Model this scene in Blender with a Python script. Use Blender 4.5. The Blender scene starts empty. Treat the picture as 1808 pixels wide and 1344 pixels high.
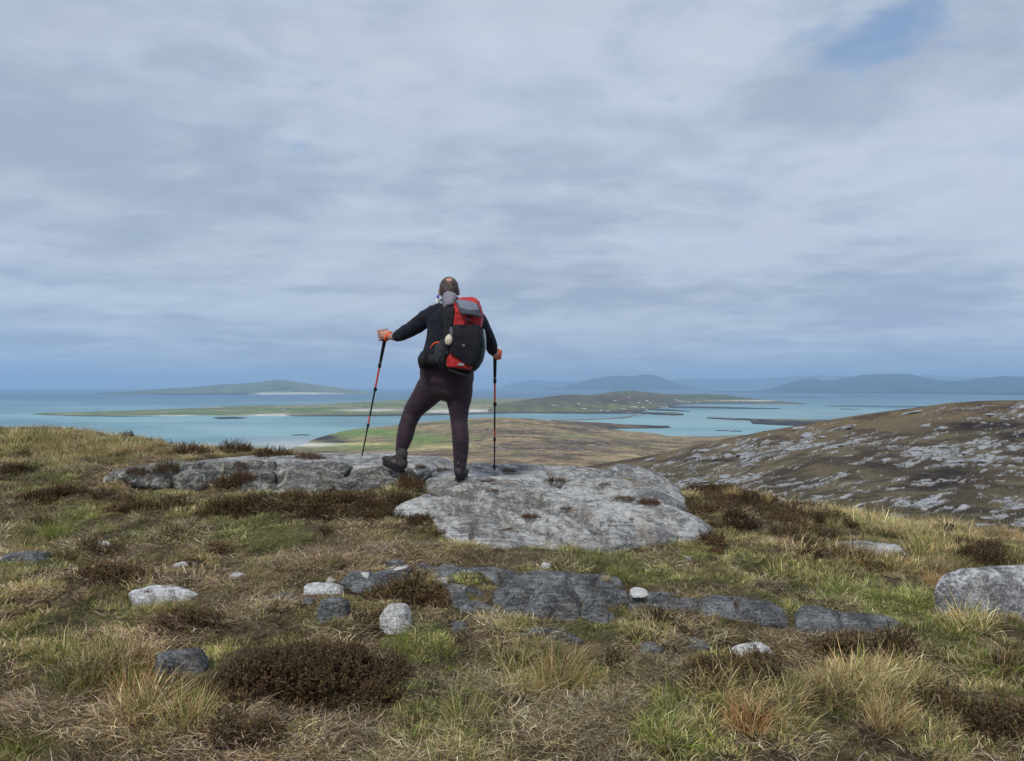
import bpy, bmesh, math, random
import numpy as np
from mathutils import Vector
rng = np.random.default_rng(7)
random.seed(7)
sc = bpy.context.scene
COL = sc.collection
R = math.radians
# ------------------------------------------------------------------ camera
F = 1358.0            # focal length in units of the 1808-wide picture
V0 = 682.5            # row of eye level
H = 120.0             # eye height above the sea (metres)
cam_d = bpy.data.cameras.new('camera')
cam_d.sensor_width = 36.0
cam_d.lens = 36.0 * F / 1808.0
cam_d.shift_y = (V0 - 672.0) / 1808.0
cam_d.clip_start = 0.05
cam_d.clip_end = 400000.0
cam = bpy.data.objects.new('camera', cam_d)
cam.rotation_euler = (R(90), 0, 0)
COL.objects.link(cam)
sc.camera = cam
sc.view_settings.view_transform = 'Standard'
sc.view_settings.look = 'None'
sc.view_settings.gamma = 1.0
sc.view_settings.use_curve_mapping = False
sc.view_settings.exposure = 0.68
sc.cycles.max_bounces = 6
sc.cycles.diffuse_bounces = 2
sc.cycles.volume_bounces = 1
sc.cycles.use_denoising = True
# ------------------------------------------------------------------ node helper
def N(nt, kind, **kw):
    n = nt.nodes.new(kind)
    for k, v in kw.items():
        if k.startswith('i_'):
            key = k[2:]
            key = int(key) if key.isdigit() else key.replace('_', ' ')
            n.inputs[key].default_value = v
        else:
            setattr(n, k, v)
    return n
def lk(nt, a, b): nt.links.new(a, b)
def math_n(nt, op, a, b=None, c=None, clamp=False):
    n = nt.nodes.new('ShaderNodeMath'); n.operation = op; n.use_clamp = clamp
    for i, x in enumerate((a, b, c)):
        if x is None: continue
        if isinstance(x, (int, float)): n.inputs[i].default_value = x
        else: nt.links.new(x, n.inputs[i])
    return n.outputs[0]
def mixc(nt, fac, a, b, mode='MIX'):
    n = nt.nodes.new('ShaderNodeMix'); n.data_type = 'RGBA'; n.blend_type = mode
    for i, x in ((0, fac), (6, a), (7, b)):
        if isinstance(x, (int, float)): n.inputs[i].default_value = x
        elif isinstance(x, tuple): n.inputs[i].default_value = (*x[:3], 1)
        else: nt.links.new(x, n.inputs[i])
    return n.outputs[2]
def smooth(nt, x, lo, hi):
    n = nt.nodes.new('ShaderNodeMapRange'); n.interpolation_type = 'SMOOTHSTEP'
    nt.links.new(x, n.inputs[0]); n.inputs[1].default_value = lo; n.inputs[2].default_value = hi
    return n.outputs[0]
# ------------------------------------------------------------------ sky and sun
SUN_EL, SUN_AZ = R(48), R(205)      # azimuth clockwise from +Y: behind the camera, a little left
w = bpy.data.worlds.new('World'); sc.world = w; w.use_nodes = True
nt = w.node_tree; nt.nodes.clear()
out = N(nt, 'ShaderNodeOutputWorld')
sky = N(nt, 'ShaderNodeTexSky', sky_type='NISHITA', sun_disc=False, sun_elevation=SUN_EL, sun_rotation=SUN_AZ)
bg1 = N(nt, 'ShaderNodeBackground'); bg1.inputs[1].default_value = 0.088
lk(nt, sky.outputs[0], bg1.inputs[0])
tc = N(nt, 'ShaderNodeTexCoord')
sep = N(nt, 'ShaderNodeSeparateXYZ'); lk(nt, tc.outputs['Generated'], sep.inputs[0])
zz = math_n(nt, 'ADD', math_n(nt, 'MAXIMUM', sep.outputs[2], 0.0), 0.14)
px = math_n(nt, 'DIVIDE', sep.outputs[0], zz); py = math_n(nt, 'DIVIDE', sep.outputs[1], zz)
cmb = N(nt, 'ShaderNodeCombineXYZ'); lk(nt, px, cmb.inputs[0]); lk(nt, py, cmb.inputs[1])
def wnoise(scale, detail, rough, off, dist=0.0, sx=1.0):
    m = N(nt, 'ShaderNodeMapping'); m.inputs[1].default_value = off; m.inputs[3].default_value = (sx, 1, 1)
    m.inputs[2].default_value = (0, 0, R(-8))
    lk(nt, cmb.outputs[0], m.inputs[0])
    n = N(nt, 'ShaderNodeTexNoise'); n.inputs['Scale'].default_value = scale
    n.inputs['Detail'].default_value = detail; n.inputs['Roughness'].default_value = rough
    n.inputs['Distortion'].default_value = dist
    lk(nt, m.outputs[0], n.inputs[0]); return n.outputs[0]
n1 = wnoise(0.75, 2.0, 0.5, (3.1, 7.7, 0), 0.3, 1.0)
n2 = wnoise(1.9, 4.0, 0.5, (11.3, 2.2, 4), 0.5, 0.95)
n3 = wnoise(5.0, 5.0, 0.55, (5.3, 9.2, 9), 0.3, 0.8)
dn = math_n(nt, 'ADD', math_n(nt, 'ADD', math_n(nt, 'MULTIPLY', n1, 0.40), math_n(nt, 'MULTIPLY', n2, 0.34)), math_n(nt, 'MULTIPLY', n3, 0.26))
tt = smooth(nt, dn, 0.38, 0.61)
ccol = mixc(nt, tt, (0.32, 0.372, 0.475), (0.49, 0.556, 0.65))
# a thinner greyer tone in places
ccol = mixc(nt, math_n(nt, 'MULTIPLY', smooth(nt, n2, 0.42, 0.7), 0.3), ccol, (0.42, 0.45, 0.50))
bg2 = N(nt, 'ShaderNodeBackground'); lk(nt, ccol, bg2.inputs[0]); bg2.inputs[1].default_value = 0.74
# break in the cloud, up to the right
CX, CY = 0.80, 1.56
ddx = math_n(nt, 'SUBTRACT', px, CX); ddy = math_n(nt, 'SUBTRACT', py, CY)
rr = math_n(nt, 'SQRT', math_n(nt, 'ADD', math_n(nt, 'MULTIPLY', ddx, ddx), math_n(nt, 'MULTIPLY', ddy, ddy)))
gap = math_n(nt, 'SUBTRACT', 1.0, smooth(nt, rr, 0.0, 0.40))
gn = wnoise(5.5, 3.5, 0.5, (1.3, 4.2, 2), 0.2)
gapm = smooth(nt, math_n(nt, 'ADD', gap, math_n(nt, 'MULTIPLY', math_n(nt, 'SUBTRACT', gn, 0.5), 3.2)), 0.30, 1.45)
gapm = math_n(nt, 'MULTIPLY', gapm, 0.85)
ms = N(nt, 'ShaderNodeMixShader')
lk(nt, gapm, ms.inputs[0]); lk(nt, bg2.outputs[0], ms.inputs[1]); lk(nt, bg1.outputs[0], ms.inputs[2])
lk(nt, ms.outputs[0], out.inputs[0])
sun_d = bpy.data.lights.new('sun', 'SUN'); sun_d.energy = 1.5; sun_d.angle = R(10); sun_d.color = (1.0, 0.96, 0.9)
sun = bpy.data.objects.new('sun', sun_d)
sd = Vector((math.sin(SUN_AZ) * math.cos(SUN_EL), math.cos(SUN_AZ) * math.cos(SUN_EL), math.sin(SUN_EL)))
sun.rotation_euler = sd.to_track_quat('Z', 'Y').to_euler()
COL.objects.link(sun)
# ------------------------------------------------------------------ numpy noise
def _h(ix, iy, iz, seed):
    n = (ix.astype(np.int64) * 374761393 + iy.astype(np.int64) * 668265263 + iz.astype(np.int64) * 2147483647 + seed * 974711) & 0xffffffff
    n = ((n ^ (n >> 13)) * 1274126177) & 0xffffffff
    n = ((n ^ (n >> 15)) * 2246822519) & 0xffffffff
    return ((n ^ (n >> 16)) & 0xffff) / 65535.0 * 2 - 1
def vn(x, y, z=None, seed=0):
    x = np.asarray(x, float); y = np.asarray(y, float)
    x0 = np.floor(x); y0 = np.floor(y); fx = x - x0; fy = y - y0
    fx = fx * fx * fx * (fx * (fx * 6 - 15) + 10); fy = fy * fy * fy * (fy * (fy * 6 - 15) + 10)
    def pl(zi):
        a = _h(x0, y0, zi, seed); b = _h(x0 + 1, y0, zi, seed); c = _h(x0, y0 + 1, zi, seed); d = _h(x0 + 1, y0 + 1, zi, seed)
        return (a + (b - a) * fx) * (1 - fy) + (c + (d - c) * fx) * fy
    if z is None: return pl(np.zeros_like(x0))
    z = np.asarray(z, float); z0 = np.floor(z); fz = z - z0; fz = fz * fz * (3 - 2 * fz)
    return pl(z0) * (1 - fz) + pl(z0 + 1) * fz
def fbm(x, y, z=None, o=5, seed=0, g=0.5):
    s = 0; a = 1; t = 0
    for i in range(o):
        s = s + a * vn(x, y, z, seed + i * 17); t += a; a *= g
        x = x * 2.03 + 11.7; y = y * 2.03 - 5.1
        if z is not None: z = z * 2.03 + 3.3
    return s / t
def ridged(x, y, o=4, seed=0):
    s = 0; a = 1; t = 0
    for i in range(o):
        s = s + a * (1 - np.abs(vn(x, y, None, seed + i * 13)) * 2); t += a; a *= 0.5; x = x * 2.1; y = y * 2.1
    return s / t
def sst(x, a, b):
    t = np.clip((x - a) / (b - a), 0, 1); return t * t * (3 - 2 * t)
# ------------------------------------------------------------------ mesh helpers
def P(u, v, y): return np.array([(u - 904) / F * y, y, -(v - V0) / F * y])
def set_props(o, label=None, cat=None, group=None, kind=None):
    if label: o['label'] = label
    if cat: o['category'] = cat
    if group: o['group'] = group
    if kind: o['kind'] = kind
    return o
def mesh_np(name, verts, faces, mat=None, cols=None, smooth_=True, parent=None, link=True, extra=None):
    """faces: (n,3) or (n,4) array, or a list of such arrays"""
    me = bpy.data.meshes.new(name)
    verts = np.asarray(verts, np.float32)
    fl = faces if isinstance(faces, list) else [faces]
    fl = [np.asarray(f, np.int32) for f in fl if len(f)]
    loops = np.concatenate([f.ravel() for f in fl]); tot = np.concatenate([np.full(len(f), f.shape[1], np.int32) for f in fl])
    start = np.concatenate([[0], np.cumsum(tot)[:-1]]).astype(np.int32)
    me.vertices.add(len(verts)); me.vertices.foreach_set('co', verts.ravel())
    me.loops.add(len(loops)); me.loops.foreach_set('vertex_index', loops)
    me.polygons.add(len(tot)); me.polygons.foreach_set('loop_start', start)
    me.polygons.foreach_set('loop_total', tot)
    me.update(calc_edges=True); me.validate()
    me.polygons.foreach_set('use_smooth', np.full(len(me.polygons), smooth_, bool))
    if cols is not None:
        c = np.ones((len(verts), 4), np.float32); cols = np.asarray(cols); c[:, :cols.shape[1]] = cols
        a = me.attributes.new('col', 'FLOAT_COLOR', 'POINT'); a.data.foreach_set('color', c.ravel())
    for k, v in (extra or {}).items():
        a = me.attributes.new(k, 'FLOAT', 'POINT'); a.data.foreach_set('value', np.asarray(v, np.float32).ravel())
    if mat: me.materials.append(mat)
    o = bpy.data.objects.new(name, me)
    if link: COL.objects.link(o)
    if parent: o.parent = parent
    return o
def grid_faces(nr, nc):
    i = np.arange(nr - 1)[:, None] * nc + np.arange(nc - 1)[None, :]
    i = i.ravel(); return np.stack([i, i + 1, i + nc + 1, i + nc], 1)
def empty(name, loc=(0, 0, 0), label=None, cat=None, group=None):
    o = bpy.data.objects.new(name, None); o.location = loc; COL.objects.link(o); o.empty_display_size = 0.1
    return set_props(o, label, cat, group)
def lin(r, g, b):
    f = lambda c: (c / 255 / 12.92) if c / 255 <= 0.04045 else ((c / 255 + 0.055) / 1.055) ** 2.4
    return np.array([f(r), f(g), f(b)])
# ------------------------------------------------------------------ materials
def new_mat(name):
    m = bpy.data.materials.new(name); m.use_nodes = True; nt = m.node_tree
    b = nt.nodes['Principled BSDF']; return m, nt, b
def simple_mat(name, col, rough=0.7, noise=0.12, scale=60, bump=0.15, spec=0.3, metal=0.0, bscale=None, bdist=0.002, sheen=0.0):
    m, nt, b = new_mat(name)
    tc = N(nt, 'ShaderNodeTexCoord')
    n = N(nt, 'ShaderNodeTexNoise'); n.inputs['Scale'].default_value = scale; n.inputs['Detail'].default_value = 5
    lk(nt, tc.outputs['Object'], n.inputs[0])
    c0 = tuple(x * (1 - noise) for x in col); c1 = tuple(min(1, x * (1 + noise)) for x in col)
    lk(nt, mixc(nt, smooth(nt, n.outputs[0], 0.35, 0.65), c0, c1), b.inputs['Base Color'])
    b.inputs['Roughness'].default_value = rough; b.inputs['Specular IOR Level'].default_value = spec; b.inputs['Metallic'].default_value = metal
    b.inputs['Sheen Weight'].default_value = sheen
    if bump:
        n2 = N(nt, 'ShaderNodeTexNoise'); n2.inputs['Scale'].default_value = bscale or scale * 2.5; n2.inputs['Detail'].default_value = 4
        lk(nt, tc.outputs['Object'], n2.inputs[0])
        bp = N(nt, 'ShaderNodeBump'); bp.inputs['Strength'].default_value = bump; bp.inputs['Distance'].default_value = bdist
        lk(nt, n2.outputs[0], bp.inputs['Height']); lk(nt, bp.outputs[0], b.inputs['Normal'])
    return m
def land_mat(name, scale, amt=0.35, bump=0.5, bdist=1.0, stretch=(1, 1, 1)):
    """vertex colour (the land's own colour) broken up by noise"""
    m, nt, b = new_mat(name)
    a = N(nt, 'ShaderNodeAttribute', attribute_name='col')
    tc = N(nt, 'ShaderNodeTexCoord'); mp = N(nt, 'ShaderNodeMapping'); mp.inputs[3].default_value = stretch
    lk(nt, tc.outputs['Object'], mp.inputs[0])
    n = N(nt, 'ShaderNodeTexNoise'); n.inputs['Scale'].default_value = scale; n.inputs['Detail'].default_value = 8; n.inputs['Roughness'].default_value = 0.65
    lk(nt, mp.outputs[0], n.inputs[0])
    dark = mixc(nt, 1.0, a.outputs[0], (1 - amt, 1 - amt, 1 - amt), 'MULTIPLY')
    lite = mixc(nt, 1.0, a.outputs[0], (1 + amt, 1 + amt, 1 + amt * 0.8), 'MULTIPLY')
    lk(nt, mixc(nt, smooth(nt, n.outputs[0], 0.35, 0.65), dark, lite), b.inputs['Base Color'])
    b.inputs['Roughness'].default_value = 0.95; b.inputs['Specular IOR Level'].default_value = 0.1
    bp = N(nt, 'ShaderNodeBump'); bp.inputs['Strength'].default_value = bump; bp.inputs['Distance'].default_value = bdist
    lk(nt, n.outputs[0], bp.inputs['Height']); lk(nt, bp.outputs[0], b.inputs['Normal'])
    return m
# ------------------------------------------------------------------ sea
def sea_mat():
    m, nt, b = new_mat('sea_water')
    tc = N(nt, 'ShaderNodeTexCoord')
    s = N(nt, 'ShaderNodeSeparateXYZ'); lk(nt, tc.outputs['Object'], s.inputs[0])
    n = N(nt, 'ShaderNodeTexNoise'); n.inputs['Scale'].default_value = 0.0011; n.inputs['Detail'].default_value = 4; n.inputs['Roughness'].default_value = 0.5
    mp = N(nt, 'ShaderNodeMapping'); mp.inputs[3].default_value = (0.8, 1.0, 1); mp.inputs[1].default_value = (900, 400, 0)
    lk(nt, tc.outputs['Object'], mp.inputs[0]); lk(nt, mp.outputs[0], n.inputs[0])
    n2 = N(nt, 'ShaderNodeTexNoise'); n2.inputs['Scale'].default_value = 0.006; n2.inputs['Detail'].default_value = 4
    lk(nt, mp.outputs[0], n2.inputs[0])
    depth = smooth(nt, s.outputs[1], 1500, 9500)                       # sand shelf near, deep water far
    sh = math_n(nt, 'ADD', n.outputs[0], math_n(nt, 'MULTIPLY', math_n(nt, 'SUBTRACT', n2.outputs[0], 0.5), 0.3))
    sand = mixc(nt, smooth(nt, sh, 0.36, 0.6), (0.12, 0.25, 0.30), (0.24, 0.42, 0.44))
    c = mixc(nt, depth, sand, (0.05, 0.13, 0.21))
    # sand bank close to the beach on the near shore
    g = N(nt, 'ShaderNodeAttribute', attribute_name='shoal')
    c = mixc(nt, g.outputs['Fac'], c, (0.42, 0.46, 0.44))
    lk(nt, c, b.inputs['Base Color'])
    b.inputs['Roughness'].default_value = 0.42; b.inputs['Specular IOR Level'].default_value = 0.35; b.inputs['IOR'].default_value = 1.33
    w1 = N(nt, 'ShaderNodeTexNoise'); w1.inputs['Scale'].default_value = 0.12; w1.inputs['Detail'].default_value = 5
    mp2 = N(nt, 'ShaderNodeMapping'); mp2.inputs[3].default_value = (0.5, 1.0, 1); lk(nt, tc.outputs['Object'], mp2.inputs[0]); lk(nt, mp2.outputs[0], w1.inputs[0])
    bp = N(nt, 'ShaderNodeBump'); bp.inputs['Strength'].default_value = 0.35; bp.inputs['Distance'].default_value = 0.6
    lk(nt, w1.outputs[0], bp.inputs['Height']); lk(nt, bp.outputs[0], b.inputs['Normal'])
    return m
def ysea(v): return H * F / (np.asarray(v, float) - V0)
ys = np.concatenate([[200, 600], np.geomspace(1000, 62000, 150)]); us = np.linspace(-1200, 3000, 260)
U, Y = np.meshgrid(us, ys)
X = (U - 904) / F * Y
Vv = V0 + H * F / Y
shoal = sst(Vv, 766, 784) * (1 - sst(U, 600, 700)) * sst(U, 330, 520) * 0.95
shoal = np.maximum(shoal, np.exp(-((U - 380) / 90) ** 2 - ((Vv - (754 + (U - 380) * 0.05)) / 5) ** 2) * 0.35)
shoal = np.maximum(shoal, np.exp(-((U - 1290) / 130) ** 2 - ((Vv - 742) / 5) ** 2) * 0.35)
shoal = np.maximum(shoal, np.exp(-((U - 1480) / 160) ** 2 - ((Vv - 733) / 4) ** 2) * 0.3)
shoal = np.maximum(shoal, np.exp(-((U - 260) / 120) ** 2 - ((Vv - 743) / 3) ** 2) * 0.2)
shoal = shoal * np.clip(0.9 + 0.5 * fbm(X / 90, Y / 90, seed=5), 0, 1.2)
sea = mesh_np('sea', np.stack([X, Y, np.full_like(X, -H)], -1).reshape(-1, 3), grid_faces(*X.shape), sea_mat(), extra={'shoal': shoal})
set_props(sea, kind='structure')
# ------------------------------------------------------------------ distant land
C_MOOR = lin(132, 118, 92); C_GRN = lin(108, 130, 84); C_SAND = lin(205, 200, 190); C_ROCKD = lin(62, 60, 62); C_HILL = lin(92, 98, 84)
M_far = land_mat('far_land', 0.004, 0.3, 0.4, 12)
M_mid = land_mat('shore_land', 0.02, 0.3, 0.5, 2.0, (1, 0.6, 1))
def land(name, st, colour, mat=M_far, nu=160, nt_=36, hn=0.25, nscale=0.0012, seed=0, low=3.0, shape=1.0, edge=0.0, kind='structure', skew=0.5, clamp=True):
    """st rows: (u, v_near, v_far, v_top or None): near shore, far shore and skyline of one piece of land"""
    st = np.array([[a if a is not None else np.nan for a in r] for r in st], float)
    u = np.linspace(st[0, 0], st[-1, 0], nu)
    vn_ = np.interp(u, st[:, 0], st[:, 1]); vf = np.interp(u, st[:, 0], st[:, 2])
    yn = ysea(vn_); yf = ysea(vf); yt = yn + (yf - yn) * skew
    hts = []
    for r in st:
        a, b = ysea(r[1]), ysea(r[2]); m = a + (b - a) * skew
        hts.append(low if np.isnan(r[3]) else H - (r[3] - V0) * m / F)
    ht = np.interp(u, st[:, 0], hts)
    # smooth the piecewise outline a little
    k = np.array([1, 2, 3, 2, 1]) / 9.0
    ht = np.convolve(np.pad(ht, 2, 'edge'), k, 'valid')
    t = np.linspace(0, 1, nt_)
    T, UU = np.meshgrid(t, u)
    jn = 1 + 0.012 * edge * fbm(UU / 9.0, T * 0, seed=seed + 3)
    Yv = (yn[:, None] + (yf - yn)[:, None] * T) * jn
    Xv = (UU - 904) / F * Yv
    s = np.where(T < skew, T / skew, (1 - T) / (1 - skew))
    prof = np.sin(np.clip(s, 0, 1) * math.pi / 2) ** shape
    nz = fbm(Xv * nscale, Yv * nscale, seed=seed, o=6)
    Z = ht[:, None] * prof * (1 + hn * nz * (1 - prof * 0.6)) 
    Z = np.maximum(Z, 0) - 1.5 * (s < 0.02)
    ends = np.minimum(1, np.minimum(UU - u[0], u[-1] - UU) / (0.02 * (u[-1] - u[0])))
    Z = Z * ends - (ends < 0.2) * 1.0
    Vp = V0 - (Z - H) * F / Yv
    c = colour(UU, Vp, T, Z, Xv, Yv)
    o = mesh_np(name, np.stack([Xv, Yv, Z - H], -1).reshape(-1, 3), grid_faces(nu, nt_)[:, ::-1], mat, cols=c.reshape(-1, 3))
    return set_props(o, kind=kind)
def mixn(a, b, t): t = np.asarray(t)[..., None]; return a * (1 - t) + b * t
def blob(U, V, u, v, ru, rv): return np.exp(-((U - u) / ru) ** 2 - ((V - v) / rv) ** 2)
# far island on the left horizon
def c_isl(U, V, T, Z, X, Y):
    c = mixn(lin(84, 96, 72), lin(106, 112, 84), sst(fbm(X / 700, Y / 1500, seed=2), -0.3, 0.4))
    c = mixn(c, lin(128, 128, 100), sst(U, 480, 600) * 0.7)
    c = mixn(c, lin(40, 42, 42), sst(T, 0.06, 0.0) * (U < 440))
    c = mixn(c, C_SAND, .85 * (sst(T, 0.06, 0.03)) * sst(U, 430, 470) * (1 - sst(U, 596, 625)))
    return c
land('island', [(160, 696.2, 695, None), (240, 697, 693, 690.5), (290, 697.3, 691.5, 686.5), (330, 697.3, 691, 684.5), (345, 697.3, 691, 683), (372, 697.2, 690.5, 680.5), (395, 697, 690.5, 678.8), (415, 697, 690.5, 678.6), (450, 697, 690, 676), (475, 697, 690, 672.5), (492, 697, 690, 670.8),
     (508, 697, 690, 672), (530, 696.8, 690.5, 675.5), (560, 696.5, 690.5, 680), (600, 696, 691, 684.8), (630, 695.4, 692, 690), (675, 694.5, 693.3, None)], c_isl, nu=260, nt_=60, hn=0.2, nscale=0.0011, seed=21, low=6, skew=0.45)
# islands and mountains to the north
def c_mt(a=(50, 60, 60), b=(70, 76, 72)):
    return lambda U, V, T, Z, X, Y: mixn(lin(*a), lin(*b), sst(fbm(X / 1500, Y / 2500, seed=8), -0.4, 0.4))
land('island_hill', [(955, 688.8, 687.6, None), (975, 689, 687.2, 684.5), (990, 689, 687.2, 684.3), (1005, 689.2, 687, 679), (1030, 689.4, 687, 672), (1055, 689.5, 687, 668), (1080, 689.5, 687, 664.6), (1100, 689.6, 687, 663.6), (1115, 689.6, 687, 665), (1135, 689.6, 687, 661),
     (1150, 689.6, 687, 661), (1165, 689.6, 687, 664), (1180, 689.5, 687, 671), (1200, 689.4, 687.1, 678), (1225, 689.2, 687.3, 685), (1250, 689, 687.7, 687)], c_mt(), nu=240, nt_=40, hn=0.15, nscale=0.0006, seed=5, low=8, skew=0.3)
land('mountains', [(1335, 690.5, 688.4, None), (1360, 691, 688.1, 685.8), (1385, 691.4, 688, 678.5), (1405, 691.7, 688, 673), (1425, 692, 687.9, 669), (1440, 692, 687.8, 669), (1455, 692, 687.8, 672.5), (1475, 692, 687.8, 671.5), (1500, 692, 687.8, 666), (1530, 692.2, 687.8, 661.8), (1570, 692.5, 687.8, 660.6),
     (1605, 692.5, 687.8, 661), (1625, 692.5, 687.8, 665), (1660, 692.8, 687.8, 672), (1700, 692.8, 687.8, 673), (1735, 693, 687.8, 667.5), (1770, 693, 687.8, 663.5), (1800, 693, 687.8, 664.5), (1850, 693, 687.8, 668), (1950, 693, 687.8, 660), (2150, 693, 687.8, 672)], c_mt((40, 50, 54), (58, 66, 66)), nu=360, nt_=44, hn=0.2, nscale=0.0006, seed=9, low=10, skew=0.32)
land('far_mountains', [(870, 687.1, 686.2, None), (900, 687.1, 686.1, 676), (940, 687.1, 686.1, 671), (990, 687.1, 686.1, 674), (1180, 687.1, 686.1, 671.5), (1230, 687.1, 686.1, 668), (1270, 687.1, 686.1, 670), (1330, 687.1, 686.1, 668.5), (1400, 687.1, 686.1, 665), (1440, 687.1, 686.1, 661.5),
     (1500, 687.1, 686.1, 664), (1640, 687.1, 686.1, 663), (1700, 687.1, 686.1, 666), (1900, 687.1, 686.1, 664), (2100, 687.1, 686.1, 674)], c_mt(), nu=260, nt_=24, hn=0.12, nscale=0.0003, seed=14, low=10)
land('low_coast', [(1250, 692.6, 691.9, None), (1340, 693.4, 692.2, None), (1500, 695, 692.9, None), (1620, 696, 693.2, 692), (1750, 697.5, 693.5, 692.4), (1900, 698.5, 694, None), (2100, 699, 694, None)], c_mt(), nu=120, nt_=12, low=14)
# machair peninsula
def c_pen(U, V, T, Z, X, Y):
    n = fbm(X / 260, Y / 500, seed=31); n2 = fbm(X / 60, Y / 160, seed=33)
    c = mixn(lin(108, 120, 78), lin(140, 136, 104), sst(n + 0.5 * n2, -0.35, 0.35))
    c = mixn(c, lin(88, 112, 62), np.maximum(blob(U, V, 330, 731, 160, 4), 0.8 * blob(U, V, 550, 724, 120, 3.5)) * 0.8)
    c = mixn(c, lin(120, 110, 88), sst(U, 860, 980) * 0.5)
    s = np.maximum.reduce([blob(U, V, 820, 727, 75, 3.6), blob(U, V, 900, 729.5, 70, 2.4), blob(U, V, 470, 733.5, 42, 1.6), blob(U, V, 300, 733.8, 60, 0.9), 0.9 * blob(U, V, 660, 724.5, 50, 1.8), blob(U, V, 372, 718, 14, 1.4), blob(U, V, 490, 733, 22, 2.2)])
    c = mixn(c, C_SAND, np.clip(s * 1.5, 0, 0.95))
    dk = np.maximum.reduce([sst(T, 0.10, 0.02) * np.maximum(1 - sst(U, 250, 300), sst(U, 500, 520)), 0.8 * sst(T, 0.9, 0.97) * (1 - sst(U, 180, 260))])
    c = mixn(c, C_ROCKD, np.clip(dk, 0, 0.92)); return c
land('peninsula', [(55, 731.6, 730.8, None), (90, 733.5, 729.5, None), (130, 735, 728, None), (200, 736, 726.5, None), (270, 735.5, 723.5, None), (330, 734.5, 721.5, None), (370, 734, 719, None), (420, 734.5, 717, None), (480, 735, 716, None), (560, 736, 714, None), (650, 736, 709.5, None), (700, 735.5, 706.5, None),
     (760, 734.5, 704.5, None), (820, 733, 704.5, None), (900, 731, 703.8, None), (960, 730.5, 704, None), (1050, 731, 708, None), (1130, 731.5, 712, None)], c_pen, M_mid, nu=460, nt_=60, hn=0.9, nscale=0.004, seed=41, low=5, shape=0.6, edge=0.5)
def c_vill(U, V, T, Z, X, Y):
    n = fbm(X / 200, Y / 420, seed=51); n2 = fbm(X / 45, Y / 120, seed=53)
    c = mixn(lin(112, 108, 84), lin(96, 92, 78), sst(n + 0.4 * n2, -0.3, 0.35))
    c = mixn(c, lin(86, 76, 72), np.maximum(blob(U, V, 990, 702, 70, 5), blob(U, V, 1110, 706, 80, 5)) * 0.75)
    c = mixn(c, lin(80, 104, 66), np.maximum(blob(U, V, 1260, 701, 80, 4), blob(U, V, 1100, 692, 40, 3)) * 0.7)
    c = mixn(c, lin(110, 124, 78), np.maximum.reduce([blob(U, V, 1000, 722, 60, 3), blob(U, V, 1090, 719, 50, 3), blob(U, V, 890, 722, 40, 3)]) * 0.6)
    c = mixn(c, C_SAND, np.clip(blob(U, V, 1330, 707.5, 60, 0.9) * 1.2, 0, 0.9))
    c = mixn(c, C_ROCKD, sst(T, 0.06, 0.015) * 0.9); return c
land('coastal_hill', [(860, 729, 722, 719), (900, 730, 716, 711), (940, 730.5, 712, 705.5), (980, 731, 708, 700.5), (1005, 731, 706, 697), (1040, 731.5, 706, 697.5), (1060, 731, 705, 694.5), (1080, 730.5, 705, 690.8), (1100, 730, 704.5, 688.8), (1120, 729, 704, 689.3), (1140, 726, 704, 691.8), (1165, 721, 704, 695),
     (1200, 715, 703.5, 697), (1240, 713.5, 703.5, 696.5), (1280, 713.5, 704, 698), (1310, 713.5, 704.5, 702), (1345, 713.5, 706, 706), (1385, 713.8, 709, None), (1425, 714, 712.5, None)], c_vill, M_mid, nu=380, nt_=70, hn=0.45, nscale=0.003, seed=61, low=3, shape=1.25, edge=0.4)
def c_sk(U, V, T, Z, X, Y):
    return mixn(C_ROCKD * 0.8, lin(120, 118, 88), sst(T, 0.25, 0.45) * sst(fbm(X / 50, Y / 90, seed=3), -0.2, 0.2) * 0.8)
def c_skd(U, V, T, Z, X, Y):
    return mixn(C_ROCKD * 0.9, lin(100, 98, 86), sst(T, 0.35, 0.6) * 0.6)
land('headland', [(1110, 728.5, 727, None), (1150, 732.5, 727.5, None), (1190, 734.5, 728, None), (1208, 733.5, 731, None)], c_sk, M_mid, nu=60, nt_=16, low=3, edge=1.0, hn=0.8, nscale=0.01)
land('headland', [(1150, 725, 722, None), (1180, 726, 722.5, None), (1220, 727.5, 726.5, None)], c_sk, M_mid, nu=60, nt_=12, low=2, edge=1.0)
land('reef', [(1165, 720, 717, None), (1230, 721, 717.8, None), (1300, 722.2, 719, None), (1380, 722.5, 721.5, None)], c_skd, M_mid, nu=90, nt_=10, low=3, edge=0.6)
land('headland', [(1246, 739.2, 738, None), (1290, 741.5, 738.6, None), (1325, 743, 739.2, None), (1328, 749, 739.3, None), (1380, 752, 740, None), (1440, 754, 741, None), (1520, 754, 741, None)], c_sk, M_mid, nu=120, nt_=24, low=3.5, edge=0.7, hn=0.7, nscale=0.01)
for k, (a, b, v1, v2) in enumerate([(1262, 1288, 761.5, 760.2), (1287, 1311, 762.8, 761.2), (1455, 1560, 718, 716.2), (1540, 1720, 719, 717.4), (1480, 1520, 723.4, 722), (375, 437, 740.5, 735.5), (60, 105, 731.5, 730.6), (515, 548, 769.3, 767.6), (1345, 1372, 763, 760.5), (1480, 1600, 699.2, 698.5), (1380, 1460, 702, 701.4)]):
    land('skerry', [(a, (v1 + v2) / 2 + .1, (v1 + v2) / 2 - .1, None), (a * .8 + b * .2, v1, v2, None), (a * .3 + b * .7, v1, v2, None), (b, (v1 + v2) / 2 + .1, (v1 + v2) / 2 - .1, None)], c_skd, M_mid, nu=50, nt_=8, low=1.4, edge=1.2, hn=0.8, nscale=0.02, seed=k)
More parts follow.
